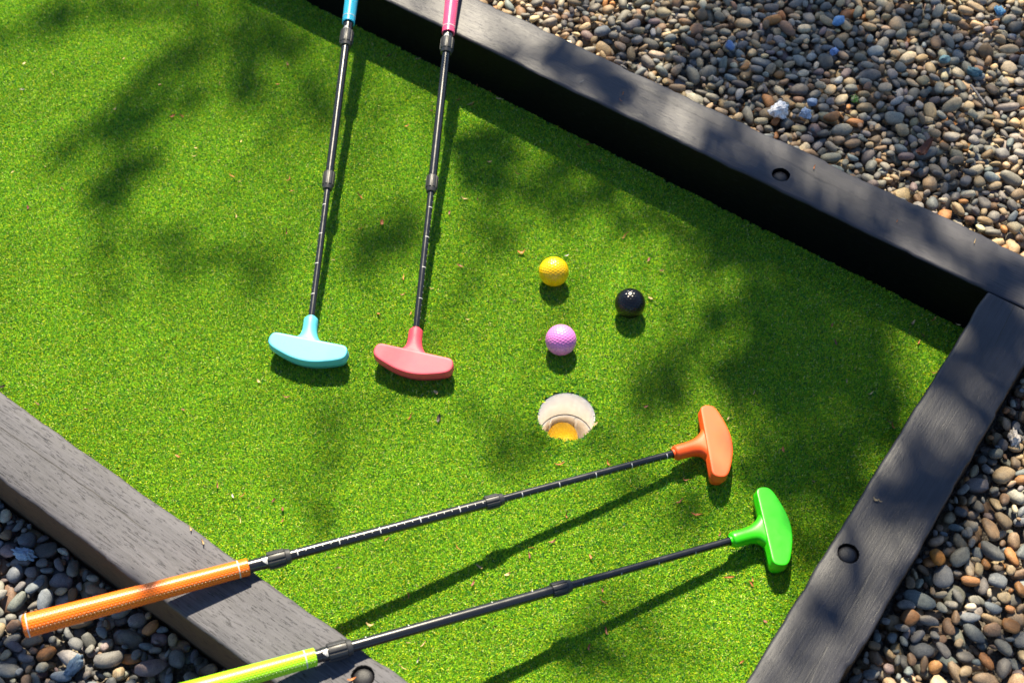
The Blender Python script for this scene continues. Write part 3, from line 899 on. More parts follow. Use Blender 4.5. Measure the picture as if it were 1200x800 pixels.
def head_mesh(skew, yoff=0.0, short=0.0):
    ctrl = [(0.000, -.040), (0.000, 0), (0.000, .040), (0.000, .0545), (-.0095, .0590), (-.0205, .0565), (-.0285, .036), (-.0348, .012),
            (-.0348, -.012), (-.0285, -.036), (-.0205, -.0565), (-.0095, -.0590), (0.000, -.0545)]
    pts = [np.array(c) for c in ctrl]
    for _ in range(3):
        q = []
        for i in range(len(pts)):
            a, b = pts[i], pts[(i + 1) % len(pts)]
            q += [a * .75 + b * .25, a * .25 + b * .75]
        pts = q
    O = np.array(pts) * np.array([1.0, 0.95]) + np.array([0.0, yoff])
    tng = np.roll(O, -1, 0) - np.roll(O, 1, 0); tng /= np.linalg.norm(tng, axis=1)[:, None]
    nrm = np.column_stack([-tng[:, 1], tng[:, 0]])
    ctr = O.mean(0)
    if ((O - ctr) * nrm).sum() > 0: nrm = -nrm          # inward
    prof = [(0.0040, 0.0131), (0.0018, 0.0131), (0.0008, 0.0129), (0.0003, 0.0124), (0.0, 0.0115), (-0.0002, 0.0020), (-0.0006, 0.0010), (-0.0006, -0.0006), (0.0002, -0.0016),
            (0.0022, -0.0105), (0.0032, -0.0122), (0.0050, -0.0130)]
    cs, sn = math.cos(skew), math.sin(skew)
    V, F, m = [], [], len(O)
    for ins, z in prof:
        for q in O + nrm * ins:
            V.append((-0.043 + q[0] * cs - q[1] * sn, q[0] * sn + q[1] * cs, z))
    for k in range(len(prof) - 1):
        for j in range(m): F.append((k * m + j, k * m + (j + 1) % m, (k + 1) * m + (j + 1) % m, (k + 1) * m + j))
    F.append(tuple(j for j in range(m))); F.append(tuple((len(prof) - 1) * m + j for j in range(m))[::-1])
    # neck: rounded tip, tube, flare into the head
    nk = [(0.0030, .0060, .0060), (0.0004, .0062, .0062), (0.0000, .0078, .0078), (-0.0006, .0088, .0088), (-.0020, .0096, .0096), (-.0045, .0100, .0100), (-.016, .0100, .0100), (-.024, .0103, .0103), (-.030, .0112, .0106),
          (-.0345, .0128, .0109), (-.0385, .0155, .0112), (-.0415, .0188, .0114), (-.0440, .0230, .0115), (-.0470, .0300, .0114), (-.0500, .0330, .010)]
    ns = 36; b0 = len(V)
    for x, hw, hh in nk:
        if x > -.03: x = x - short * (x + .03) / .03
        f = min(1, max(0, (-x - 0.026) / 0.018))
        for j in range(ns):
            an = 2 * math.pi * j / ns; c_, s_ = math.cos(an), math.sin(an)
            e = 1.0 - 0.30 * f
            yy = hw * math.copysign(abs(s_) ** e, s_); zz = hh * math.copysign(abs(c_) ** e, c_)
            V.append((x + f * (-yy * math.tan(skew)) * 0.95, yy, zz))
    for k in range(len(nk) - 1):
        for j in range(ns): F.append((b0 + k * ns + j, b0 + k * ns + (j + 1) % ns, b0 + (k + 1) * ns + (j + 1) % ns, b0 + (k + 1) * ns + j))
    me = mesh('head', V, F, True)
    bm = bmesh.new(); bm.from_mesh(me); bmesh.ops.recalc_face_normals(bm, faces=bm.faces); bm.to_mesh(me); bm.free()
    me.set_sharp_from_angle(angle=R(42))
    return me

def collar_mesh(x_front, x_rear, r_body, r_tube_f):
    L = x_rear - x_front
    prof = [(x_front, r_tube_f + 0.0004), (x_front + 0.0006, r_tube_f + 0.0022), (x_front + 0.0042, r_body * 0.93), (x_front + 0.0060, r_body * 0.97), (x_front + 0.0066, r_body * 0.92),
            (x_front + 0.0074, r_body), (x_rear - 0.0008, r_body), (x_rear, r_body * 0.96), (x_rear + 0.0002, r_body * 0.7)]
    def mod(r, an, k):
        if 5 <= k <= 7:
            f = (an * 9 / (2 * math.pi)) % 1.0
            return r + (0.0007 if f < 0.62 else -0.0006)
        return r
    return xlathe('collar', prof, 108, (True, True), mod)

def arrow_mesh(x, rad, phi):
    """white padlock arrow printed beside the collar: band and triangle"""
    V, F = [], []
    def patch(x0, x1, a0, a1, a0b=None, a1b=None, seg=6):
        a0b = a0 if a0b is None else a0b; a1b = a1 if a1b is None else a1b
        i0 = len(V)
        for s_ in range(seg + 1):
            f = s_ / seg
            for xx, lo, hi in ((x0, a0, a1), (x1, a0b, a1b)):
                an = phi + lo + (hi - lo) * f
                V.append((xx, rad * math.sin(an), rad * math.cos(an)))
        for s_ in range(seg): F.append((i0 + 2 * s_, i0 + 2 * s_ + 1, i0 + 2 * s_ + 3, i0 + 2 * s_ + 2))
    patch(x, x + 0.0012, -0.55, 0.55)
    patch(x + 0.0016, x + 0.0052, -0.50, 0.50, -0.05, 0.05)
    return mesh('lock_arrow', V, F, True)

def putter(label, A, d, skew, head_mat, grip_mat, mf, mr, uf, ur, tip, butt, ph_thin, ph_thick, off, yoff=0.0, short=0.0, ph_arrow=0.25):
    A = Vector(A); x = Vector(d).normalized(); z = (Vector((0, 0, 1)) - x * x.z).normalized(); y = z.cross(x)
    base = A + x * -0.060; root = empty('putter', (base.x, base.y, 0.0))
    tag(root, label, 'putter', 'telescopic mini golf putters')
    fr = Matrix((x, y, z)).transposed().to_4x4(); fr.translation = A - root.location
    def part(name, me, mat, parent=root):
        o = obj(name, me, mat, parent)
        if parent is root: o.matrix_local = fr
        return o
    rt, rT = 0.0047, 0.0063
    part('head', head_mesh(skew, yoff, short), head_mat)
    lo = part('lower_shaft', xlathe('lower_shaft', [(-0.012, rt), (mf + 0.004, rt)]), black_tube)
    part('tick_marks', ticks_mesh(0.012, mf - 0.002, rt, ph_thin, 1, off), print_mat, lo)
    up = part('upper_shaft', xlathe('upper_shaft', [(mr - 0.004, rT), (uf + 0.004, rT)]), black_tube)
    part('tick_marks', ticks_mesh(mr + 0.004, uf - 0.003, rT, ph_thick, 1, off + 2, 0.62), print_mat, up)
    part('collar', collar_mesh(mf, mr, 0.0083, rt), collar_mat)
    c2 = part('collar', collar_mesh(uf, ur, 0.0098, rT), collar_mat)
    st = part('stem', xlathe('stem', [(ur - 0.003, 0.0079), (ur + 0.0075, 0.0079), (ur + 0.0078, 0.0074), (tip + 0.012, 0.0074)]), black_tube)
    part('lock_arrow', arrow_mesh(ur + 0.0012, 0.0081, ph_arrow), print_mat, st)
    L = butt - tip
    def gr_r(f): return 0.0100 + 0.0032 * f ** 1.15
    gp = [(tip + 0.003, 0.0078), (tip, 0.0082), (tip, gr_r(0) - 0.0006), (tip + 0.0006, gr_r(0))]
    gp += [(tip + L * f, gr_r(f)) for f in np.linspace(0.02, 0.975, 24)]
    gp += [(butt - 0.0035, gr_r(1) - 0.0001), (butt - 0.0012, gr_r(1) - 0.0012), (butt, gr_r(1) - 0.0036)]
    g_ = part('grip', xlathe('grip', gp, 48, (False, True)), grip_mat)
    for xr in (tip + 0.0115, butt - 0.0052):
        rr = gr_r((xr - tip) / L) + 0.00025
        part('grip_ring', xlathe('grip_ring', [(xr - 0.0006, rr - 0.001), (xr - 0.0006, rr), (xr + 0.0006, rr), (xr + 0.0006, rr - 0.001)], 48, (False, False)), print_mat, g_)
    return root

pc = lambda nm, c, r=0.42, sss=0.04: mat_plastic(nm, c, r, 0.5, sss, 0.10, 0.45)
putter('putter with an orange head and orange grip overhanging the lower left gravel', (0.2068, 0.8225, 0.024), (-0.9288, -0.344, 0.1378), R(-17.5),
       pc('orange_rubber', (0.84, 0.095, 0.008), 0.54), mat_grip('orange_grip', (0.92, 0.17, 0.002)), 0.2357, 0.2595, 0.5013, 0.5279, 0.5505, 0.7975, 1.35, 0.15, 0)
putter('putter with a bright green head and lime grip at the bottom of the photo', (0.2668, 0.6987, 0.024), (-0.9277, -0.3382, 0.1582), R(-16.0),
       pc('green_rubber', (0.030, 0.52, 0.005), 0.36), mat_grip('lime_grip', (0.36, 0.78, 0.008)), 0.2155, 0.2402, 0.4808, 0.5080, 0.5221, 0.769, 2.0, -1.15, 1, -0.002)
putter('putter with a light blue head and blue grip, leftmost of the four', (-0.2773, 1.0485, 0.024), (0.0427, 0.991, 0.1267), R(-10.6),
       pc('blue_rubber', (0.085, 0.46, 0.57), 0.48), mat_grip('blue_grip', (0.02, 0.46, 0.70)), 0.2095, 0.2397, 0.4812, 0.5117, 0.5290, 0.776, 1.05, 3.1, 3, -0.0045, 0.0055)
putter('putter with a coral red head and pink grip resting on the far sleeper', (-0.1314, 1.0279, 0.024), (0.0697, 0.9866, 0.1475), R(-10.4),
       pc('coral_rubber', (0.70, 0.062, 0.098), 0.52), mat_grip('pink_grip', (0.80, 0.07, 0.20)), 0.2191, 0.2465, 0.4756, 0.5040, 0.5150, 0.762, -1.15, 3.1, 2, -0.0040, 0.0060)

# ------------------------------------------------------------------ dry scraps on the turf and on the sleepers
deb_mat = mat_debris()
def scrap_mesh(seed, L, W, curl):
    r = np.random.default_rng(seed); n = 6
    V, F = [], []
    for side in (0, 1):
        for k in range(n + 1):
            f = k / n; w = W * (math.sin(math.pi * (0.12 + 0.80 * f)) ** 0.8) * r.uniform(.8, 1.1)
            bend = curl * (f - 0.5) ** 2 * L * 2 + r.uniform(-.0002, .0002)
            yo = 0.18 * L * math.sin(f * 2.5 + seed)
            for s_ in (-1, 0, 1):
                V.append(((f - .5) * L, yo + s_ * w / 2, bend + (0.25 * w if s_ else 0.0) + (0.00035 if side else 0.0)))
    m = 3 * (n + 1)
    for side in (0, 1):
        for k in range(n):
            for c in (0, 1):
                a = side * m + k * 3 + c; q = (a, a + 1, a + 4, a + 3)
                F.append(q if side else q[::-1])
    rim = [(k * 3) for k in range(n + 1)], [(k * 3 + 2) for k in range(n + 1)]
    for e in rim:
        for k in range(n): F.append((e[k], e[k + 1], e[k + 1] + m, e[k] + m))
    return mesh('leaf_scrap', V, F, True)
SCRAP = [scrap_mesh(40 + i, L, W, c) for i, (L, W, c) in enumerate([(0.0085, .0024, .5), (0.0095, .0018, .9), (0.0070, .0028, .3), (0.0110, .0015, .6)])]
BIG = [scrap_mesh(60 + i, L, W, c) for i, (L, W, c) in enumerate([(0.0110, .0040, .8), (0.0130, .0030, .6), (0.0095, .0052, .5)])]
for m_ in SCRAP + BIG: m_.materials.append(deb_mat)
DCOL = {'o': ('orange brown', (0.42, 0.15, 0.045)), 't': ('pale straw', (0.50, 0.36, 0.18)), 'r': ('reddish brown', (0.22, 0.07, 0.045)), 'w': ('whitish', (0.55, 0.53, 0.52)), 'd': ('dark', (0.03, 0.025, 0.02))}
DEBRIS = [(-0.8,1.587,'t'),(-0.746,1.558,'t'),(-0.789,1.524,'w'),(-0.632,1.478,'T'),(-0.537,1.461,'O'),(-0.522,1.461,'o'),(-0.637,1.595,'t'),(-0.49,1.39,'t'),
    (-0.489,1.372,'t'),(-0.45,1.364,'t'),(-0.42,1.404,'t'),(-0.739,1.376,'r'),(-0.716,1.353,'t'),(-0.681,1.306,'r'),(-0.726,1.271,'r'),(-0.502,1.306,'r'),(-0.426,1.33,'o'),
    (-0.413,1.319,'t'),(-0.337,1.325,'o'),(-0.376,1.531,'o'),(-0.365,1.577,'r'),(-0.32,1.682,'r'),(-0.41,1.25,'t'),(-0.568,1.534,'t'),(-0.764,1.343,'t'),(-0.535,1.728,'r'),
    (-0.47,1.534,'t'),(-0.124,1.487,'t'),(-0.125,1.468,'r'),(-0.163,1.434,'o'),(-0.227,1.623,'t'),(-0.151,1.589,'T'),(-0.154,1.573,'t'),(-0.052,1.523,'o'),(-0.032,1.511,'o'),
    (-0.017,1.495,'T'),(-0.065,1.482,'t'),(-0.06,1.48,'o'),(-0.083,1.492,'o'),(-0.033,1.357,'T'),(-0.2,1.596,'r'),(0.011,1.33,'r'),(0.135,1.357,'o'),(0.107,1.388,'r'),
    (0.121,1.392,'o'),(0.153,1.337,'r'),(-0.339,1.322,'o'),(-0.334,1.299,'r'),(-0.33,1.216,'r'),(-0.229,1.287,'o'),(-0.192,1.234,'O'),(-0.223,1.223,'o'),(-0.07,1.281,'T'),
    (-0.052,1.28,'r'),(-0.091,1.253,'r'),(-0.074,1.152,'r'),(-0.115,1.109,'t'),(-0.155,1.129,'o'),(-0.156,1.101,'r'),(-0.259,1.164,'t'),(-0.305,0.929,'r'),(-0.188,1.065,'o'),
    (-0.143,1.065,'o'),(-0.062,1.055,'t'),(-0.343,0.954,'T'),(-0.137,0.895,'o'),(-0.097,0.892,'D'),(-0.103,0.933,'T'),(-0.155,0.898,'t'),(0.016,1.176,'O'),(0.081,1.169,'w'),
    (0.197,1.088,'T'),(0.199,1.16,'r'),(0.216,1.139,'r'),(0.003,1.087,'t'),(0.038,1.019,'r'),(0.168,1.206,'o'),(0.11,0.881,'T'),(0.178,0.908,'r'),(0.325,0.927,'t'),
    (0.354,0.84,'o'),(0.219,0.878,'d'),(0.287,0.888,'t'),(0.385,0.792,'t'),(0.212,0.764,'r'),(0.232,0.747,'O'),(0.22,0.797,'r'),(0.256,0.718,'r'),(0.264,0.659,'O'),
    (0.29,0.656,'o'),(0.289,0.651,'o'),(-0.689,0.947,'D'),(-0.569,0.909,'r'),(-0.439,0.909,'r'),(-0.436,0.838,'o'),(-0.379,0.793,'r'),(-0.346,0.779,'o'),(-0.358,0.778,'w'),
    (-0.305,0.771,'r'),(-0.293,0.758,'r'),(-0.292,0.743,'r'),(-0.325,0.762,'t'),(-0.637,0.92,'r'),(-0.344,0.744,'t'),(-0.217,0.677,'T'),(-0.173,0.603,'T'),(-0.128,0.639,'o'),
    (-0.113,0.559,'w'),(-0.108,0.577,'t'),(-0.131,0.549,'t'),(-0.125,0.58,'t'),(-0.157,0.716,'o'),(-0.2,0.726,'t'),(-0.042,0.675,'T'),(-0.007,0.669,'T'),(-0.051,0.655,'r'),
    (-0.07,0.703,'o'),(0.068,0.746,'o'),(0.023,0.701,'o'),(0.047,0.712,'r'),(0.061,0.821,'o'),(0.125,0.821,'o'),(0.094,0.689,'o'),(0.106,0.645,'r'),(0.106,0.63,'r'),
    (0.11,0.593,'r'),(0.088,0.572,'r'),(0.019,0.691,'r'),(0.301,0.603,'r'),(0.267,0.552,'o'),(0.562,1.041,'T'),(0.624,1.037,'T'),(0.562,1.006,'O'),(0.571,1.02,'r'),
    (0.448,1.039,'r'),(0.447,1.01,'r'),(0.572,0.958,'o'),(0.59,1.045,'o'),(0.453,0.945,'t'),(0.481,0.925,'T'),(0.498,0.883,'r'),(0.502,0.874,'o')]
BEAM_DEBRIS = [(0.109, 1.436, 'w'), (0.171, 1.409, 'o'), (0.166, 1.393, 'r'), (0.537, 1.152, 'o'), (0.636, 1.114, 't'), (0.432, 0.718, 'T'), (0.437, 0.716, 't'),
     (-0.381, 0.687, 'T'), (-0.364, 0.669, 'T'), (0.437, 1.254, 'O'), (-0.178, 0.503, 'O')]
SHADE = [(-0.777,1.694,0.119,0.067,0.015,-0.035,0.85),(-0.565,1.534,0.089,0.104,0.027,-0.042,0.45),(-0.618,1.364,0.059,0.104,0.039,-0.043,0.4),(-0.495,1.635,0.079,0.074,0.023,-0.043,0.4),
    (-0.374,1.572,0.056,-0.001,0.01,-0.099,0.4),(-0.5,1.192,0.128,0.045,0.022,-0.062,0.3),(-0.59,1.718,0.06,0.025,0.011,-0.034,0.85),(-0.559,1.59,0.049,0.046,0.015,-0.028,0.5),
    (-0.594,1.493,0.036,-0.0,0.005,-0.029,0.92),(-0.537,1.49,0.033,-0.0,0.003,-0.023,0.5),(-0.497,1.505,0.036,-0.009,0.0,-0.027,0.8),(-0.664,1.435,0.061,0.082,0.017,-0.022,0.7),
    (-0.585,1.341,0.034,0.03,0.016,-0.028,0.9),(-0.62,1.268,0.028,0.068,0.022,-0.019,0.7),(-0.589,1.161,0.028,-0.006,0.003,-0.061,0.55),(-0.469,1.185,0.056,0.02,0.012,-0.034,0.5),
    (-0.363,1.139,0.036,0.028,0.023,-0.041,0.45),(-0.522,1.098,0.049,-0.001,0.006,-0.039,0.3),(-0.434,1.603,0.021,-0.003,0.007,-0.123,0.9),(-0.372,1.646,0.059,-0.031,-0.005,-0.031,0.85),
    (-0.319,1.511,0.033,-0.0,0.006,-0.066,0.65),(-0.322,1.236,0.028,-0.0,0.002,-0.026,0.3),(-0.042,1.357,0.035,0.017,0.021,-0.076,0.95),(-0.011,1.431,0.033,-0.017,-0.007,-0.028,0.6),
    (-0.176,1.221,0.047,0.01,0.008,-0.042,0.85),(-0.208,1.152,0.029,0.033,0.021,-0.029,0.7),(-0.243,1.102,0.026,0.02,0.013,-0.024,0.35),(-0.041,1.21,0.043,-0.0,0.0,-0.042,0.65),
    (0.037,1.295,0.054,-0.001,-0.001,-0.054,0.7),(0.109,1.329,0.053,-0.027,-0.017,-0.055,0.8),(0.175,1.267,0.05,-0.035,-0.019,-0.045,0.65),(0.272,1.213,0.053,-0.036,-0.012,-0.026,0.75),
    (0.358,1.138,0.061,-0.041,-0.015,-0.031,0.75),(0.454,1.08,0.049,-0.033,-0.016,-0.03,0.7),(0.323,1.047,0.055,-0.013,-0.011,-0.043,0.97),(0.415,1.019,0.056,-0.013,-0.011,-0.037,0.97),
    (0.495,1.005,0.036,-0.013,-0.011,-0.028,0.85),(0.323,0.946,0.053,-0.001,-0.005,-0.046,0.97),(0.4,0.957,0.046,-0.0,-0.005,-0.033,0.92),(0.473,0.942,0.053,-0.001,-0.007,-0.041,0.8),
    (0.478,0.874,0.045,-0.0,-0.009,-0.052,0.92),(0.347,0.817,0.049,-0.0,-0.005,-0.038,0.95),(0.403,0.785,0.044,-0.0,-0.007,-0.044,0.97),(0.405,0.875,0.034,-0.0,-0.003,-0.018,0.5),
    (0.193,0.942,0.037,-0.0,-0.003,-0.044,0.85),(0.259,1.001,0.028,-0.0,-0.003,-0.034,0.7),(0.139,0.849,0.045,-0.0,-0.001,-0.021,0.7),(0.165,0.788,0.037,-0.0,-0.001,-0.02,0.6),
    (-0.001,0.846,0.038,-0.0,-0.0,-0.033,0.7),(-0.032,0.89,0.029,-0.0,0.0,-0.024,0.5),(-0.27,0.816,0.033,-0.0,0.002,-0.028,0.45),(-0.252,0.761,0.028,-0.0,0.003,-0.041,0.45),
    (-0.236,0.884,0.034,-0.0,0.002,-0.024,0.3),(0.1,0.579,0.045,0.016,0.01,-0.034,0.75),(0.163,0.611,0.031,-0.0,-0.002,-0.024,0.7),(0.198,0.559,0.04,-0.0,-0.002,-0.027,0.55),
    (0.201,0.74,0.047,0.009,0.002,-0.023,0.7),(0.364,0.727,0.026,-0.0,-0.004,-0.028,0.85),(0.396,0.701,0.032,-0.0,-0.005,-0.035,0.75),(0.272,0.735,0.024,-0.0,-0.002,-0.014,0.5),
    (0.409,0.943,0.115,-0.001,-0.014,-0.094,0.8),(0.405,0.798,0.077,-0.001,-0.011,-0.073,0.7),(0.067,1.329,0.095,-0.049,-0.024,-0.081,0.5),(0.358,1.143,0.11,-0.075,-0.021,-0.042,0.55),
    (0.081,1.433,0.032,-0.018,-0.01,-0.036,0.9),(0.153,1.383,0.033,-0.018,-0.009,-0.028,0.92),(0.193,1.341,0.019,-0.01,-0.007,-0.021,0.6),(0.313,1.25,0.029,-0.022,-0.011,-0.025,0.85),
    (0.368,1.191,0.036,-0.027,-0.013,-0.027,0.85),(0.411,1.141,0.029,-0.022,-0.01,-0.02,0.6),(0.54,1.087,0.058,-0.043,-0.017,-0.031,0.85),(0.666,0.99,0.039,-0.029,-0.018,-0.029,0.85),
    (0.614,0.881,0.037,0.053,0.032,-0.027,0.95),(0.557,0.822,0.043,-0.0,-0.007,-0.036,0.9),(0.592,0.783,0.026,-0.0,-0.006,-0.028,0.6),(0.498,0.662,0.037,-0.0,-0.006,-0.03,0.95),
    (0.446,0.628,0.04,-0.0,-0.005,-0.029,0.9),(0.334,0.485,0.034,-0.0,-0.004,-0.028,0.85),(0.388,0.52,0.029,-0.0,-0.003,-0.019,0.6),(0.308,0.431,0.037,-0.0,-0.002,-0.017,0.6),
    (0.405,0.562,0.024,-0.0,-0.002,-0.013,0.5),(0.475,0.674,0.128,0.183,0.035,-0.026,0.55),(0.647,0.93,0.045,-0.0,-0.013,-0.055,0.6),(0.291,0.441,0.029,0.043,0.03,-0.02,0.5),
    (0.548,1.064,0.109,-0.08,-0.015,-0.027,0.4),(0.146,1.61,0.131,-0.1,-0.018,-0.048,0.5),(0.335,1.525,0.123,-0.096,-0.038,-0.087,0.55),(0.539,1.425,0.114,-0.09,-0.058,-0.114,0.55),
    (0.672,1.296,0.087,-0.069,-0.052,-0.091,0.55),(0.568,1.604,0.168,-0.002,-0.012,-0.074,0.6),(0.747,1.52,0.123,-0.002,-0.029,-0.134,0.75),(0.321,1.457,0.043,-0.024,-0.014,-0.039,0.4),
    (0.7,1.194,0.052,-0.029,-0.023,-0.046,0.6),(0.646,0.856,0.044,-0.0,-0.018,-0.077,0.85),(0.554,0.684,0.063,-0.001,-0.015,-0.068,0.8),(0.46,0.573,0.06,-0.001,-0.009,-0.046,0.6),
    (0.57,0.53,0.049,-0.0,-0.012,-0.05,0.6),(-0.583,0.584,0.034,-0.022,-0.01,-0.022,0.8),(-0.523,0.536,0.037,-0.024,-0.008,-0.017,0.8),(-0.67,0.584,0.045,-0.0,0.013,-0.052,0.8),
    (-0.605,0.547,0.08,-0.001,0.009,-0.041,0.8),(-0.437,0.53,0.036,-0.023,-0.007,-0.013,0.7)]
MARKS = [('the light blue putter head', (-0.277, 0.99)), ('the coral putter head', (-0.134, 0.97)), ('the yellow ball', (0.060, 1.124)), ('the black ball', (0.165, 1.066)), ('the pink ball', (0.067, 1.005)),
         ('the hole', (0.072, 0.897)), ('the orange putter head', (0.255, 0.84)), ('the green putter head', (0.315, 0.715)), ('the collar of the orange putter', (-0.03, 0.738)), ('the collar of the green putter', (0.05, 0.62)),
         ('the collar of the blue putter', (-0.267, 1.27)), ('the collar of the coral putter', (-0.115, 1.26)), ('the near left sleeper', (-0.45, 0.80)), ('the near left sleeper', (-0.2, 0.60)), ('the left edge of the photo', (-0.72, 1.15)),
         ('the top left corner', (-0.75, 1.60)), ('the shaded patches at upper left', (-0.52, 1.45)), ('the blue shaft', (-0.36, 1.35)), ('the far sleeper between the two shafts', (-0.16, 1.55)), ('the far sleeper right of the pink grip', (0.05, 1.45)),
         ('the far right corner of the green', (0.55, 1.0)), ('the right sleeper', (0.42, 0.75)), ('the shaft of the orange putter', (-0.2, 0.70)), ('the shaft of the orange putter', (0.12, 0.80)), ('the bottom edge of the green', (0.2, 0.56)), ('the open turf left of the blue head', (-0.45, 1.05))]
def scatter_scraps(lst, z, on_beam):
    for k, (x, y, c) in enumerate(lst):
        big = c.isupper(); name, col = DCOL[c.lower()]
        me_ = random.choice(BIG if big else SCRAP)
        o = obj('leaf_scrap', me_)
        sc = random.uniform(0.8, 1.15) * (0.75 if c in 'wtT' or on_beam else 1.0)
        o.scale = (sc, sc * random.uniform(.8, 1.2), sc)
        o.location = (x, y, z); o.rotation_euler = (random.gauss(0, .05 if on_beam else .3), random.gauss(0, .05 if on_beam else .25), random.uniform(0, 6.28))
        v = random.uniform(.75, 1.3); o.color = (*[min(1, q * v) for q in col], 1)
        if on_beam:
            lab = '%s dry scrap lying on top of the %s' % (name, 'far sleeper' if y > 0.95 and x > -0.1 and x < 0.75 and (x * NX[0] + y * NX[1]) > 1.2 else ('right sleeper' if x > 0 else 'weathered near left sleeper'))
        else:
            mk = min(MARKS, key=lambda q: (q[1][0] - x) ** 2 + (q[1][1] - y) ** 2)[0]
            lab = '%s %s leaf scrap near %s' % ('larger' if big else 'tiny', name, mk)
        tag(o, lab, 'leaf scrap', 'dry scraps: ' + lab)
scatter_scraps(DEBRIS, 0.0016, False)
scatter_scraps(BEAM_DEBRIS, H + 0.0012, True)

# ------------------------------------------------------------------ small things in the gravel
def gravel_top(x, y, r=0.004):
    i, j = int((x - GX0) / CELL), int((y - GY0) / CELL); k = int(r / CELL)
    s_ = Hm[max(0, j - k):j + k + 1, max(0, i - k):i + k + 1]; s_ = s_[s_ < 1]
    return float(s_.max()) if s_.size else 0.0
moss_mat = mat_flat('moss_green', (0.05, 0.22, 0.015), 0.8)
V, F = [], []
rr_ = np.random.default_rng(5)
for k in range(160):
    c = rr_.normal(0, .0034, 3); c[2] = abs(c[2]) * .8
    u_ = rr_.normal(size=3); u_ /= np.linalg.norm(u_); v_ = np.cross(u_, rr_.normal(size=3)); v_ /= np.linalg.norm(v_)
    i0 = len(V); V += [c - u_ * .0012, c + v_ * .0006, c + u_ * .0012, c - v_ * .0006]; F.append((i0, i0 + 1, i0 + 2, i0 + 3))
o = obj('moss_tuft', mesh('moss_tuft', V, F), moss_mat); o.location = (0.536, 1.441, gravel_top(0.536, 1.441) + 0.001)
tag(o, 'tiny bright green moss tuft between the upper right pebbles', 'moss')
twig_mat = mat_flat('grey_twig', (0.22, 0.20, 0.19), 0.8)
me_ = xlathe('twig', [(x, 0.0017 + 0.0005 * math.sin(x * 900)) for x in np.linspace(-0.021, 0.021, 14)], 8)
o = obj('twig', me_, twig_mat)
o.location = (0.728, 1.449, gravel_top(0.728, 1.449, 0.016) + 0.001); o.rotation_euler = (0, 0.06, R(-70))
tag(o, 'thin grey twig lying on the upper right gravel', 'twig')
o = obj('curled_leaf', scrap_mesh(77, 0.045, 0.016, 0.7), mat_flat('dead_leaf', (0.09, 0.028, 0.014), 0.7, 0.5))
o.location = (0.616, 1.322, gravel_top(0.616, 1.322, 0.012) + 0.001); o.rotation_euler = (0.2, 0.1, R(75))
tag(o, 'dark red brown curled dead leaf on the gravel above the far sleeper', 'leaf')

# ------------------------------------------------------------------ the tree beyond the green that throws the dappled shade
SUNv = np.array(SUN)
leaf_pts = []
LEAF_A = 0.00085
trng = np.random.default_rng(21)
NB = len(SHADE)
for bi, (x, y, ax_, ay_, bx_, by_, st) in enumerate(SHADE):
    low = (x < -0.35 and y < 0.85)
    t0 = trng.uniform(2.2, 2.6) if low else (trng.uniform(5.2, 6.6) if x < -0.15 and y > 1.05 else trng.uniform(4.0, 5.6))
    ar = math.pi * abs(ax_ * by_ - ay_ * bx_)
    lam = -math.log(1 - min(st, 0.96)) / LEAF_A
    nlf = int(ar * lam * 1.15) + 1
    for _ in range(nlf):
        rr = trng.random() ** 0.55; th = trng.uniform(0, 6.283)
        u_, v_ = rr * math.cos(th) * 1.08, rr * math.sin(th) * 1.08
        t = t0 + trng.normal(0, 0.12)
        gpt = np.array([x + u_ * ax_ + v_ * bx_, y + u_ * ay_ + v_ * by_, 0.0])
        leaf_pts.append((gpt + SUNv * t, bi))
n_shade = len(leaf_pts)
centers = {}
for p_, b_ in leaf_pts: centers.setdefault(b_, []).append(p_)
centers = {b: np.mean(v, 0) for b, v in centers.items()}
# the rest of the crown, above and to the right of the beam of light that reaches the green
for k in range(26):
    c = np.array([trng.uniform(1.5, 4.0), trng.uniform(3.2, 6.6), trng.uniform(3.6, 6.6)])
    centers[1000 + k] = c
    for _ in range(70): leaf_pts.append((c + trng.normal(0, .22, 3), 1000 + k))
V = np.zeros((len(leaf_pts) * 6, 3)); F = np.zeros((len(leaf_pts) * 4, 3), int)
for k, (p_, b_) in enumerate(leaf_pts):
    d = trng.normal(size=3); d[2] -= 0.5; d /= np.linalg.norm(d)
    s_ = np.cross(d, trng.normal(size=3)); s_ /= np.linalg.norm(s_); nn_ = np.cross(d, s_)
    L, W = trng.uniform(.045, .085), trng.uniform(.010, .016)
    p_ = p_ - d * L * .5
    V[6 * k:6 * k + 6] = [p_, p_ + d * L * .35 + s_ * W + nn_ * .003, p_ + d * L * .35 - s_ * W + nn_ * .003, p_ + d * L * .7 + s_ * W * .8, p_ + d * L * .7 - s_ * W * .8, p_ + d * L - nn_ * .006]
    F[4 * k:4 * k + 4] = 6 * k + np.array([(0, 2, 1), (1, 2, 4), (1, 4, 3), (3, 4, 5)])
tree = empty('shade_tree', (2.6, 5.4, -0.13))
tag(tree, 'leafy tree standing beyond the gravel and casting the dappled shade', 'tree')
low_b = {b for b in range(len(SHADE)) if SHADE[b][0] < -0.35 and SHADE[b][1] < 0.85}
keepk = np.array([b_ not in low_b for _, b_ in leaf_pts])
lf = obj('crown', mesh_np('crown', V - np.array(tree.location), F.reshape(-1, 4, 3)[keepk].reshape(-1, 3), False), mat_leaf(), tree)
bark = mat_bark()
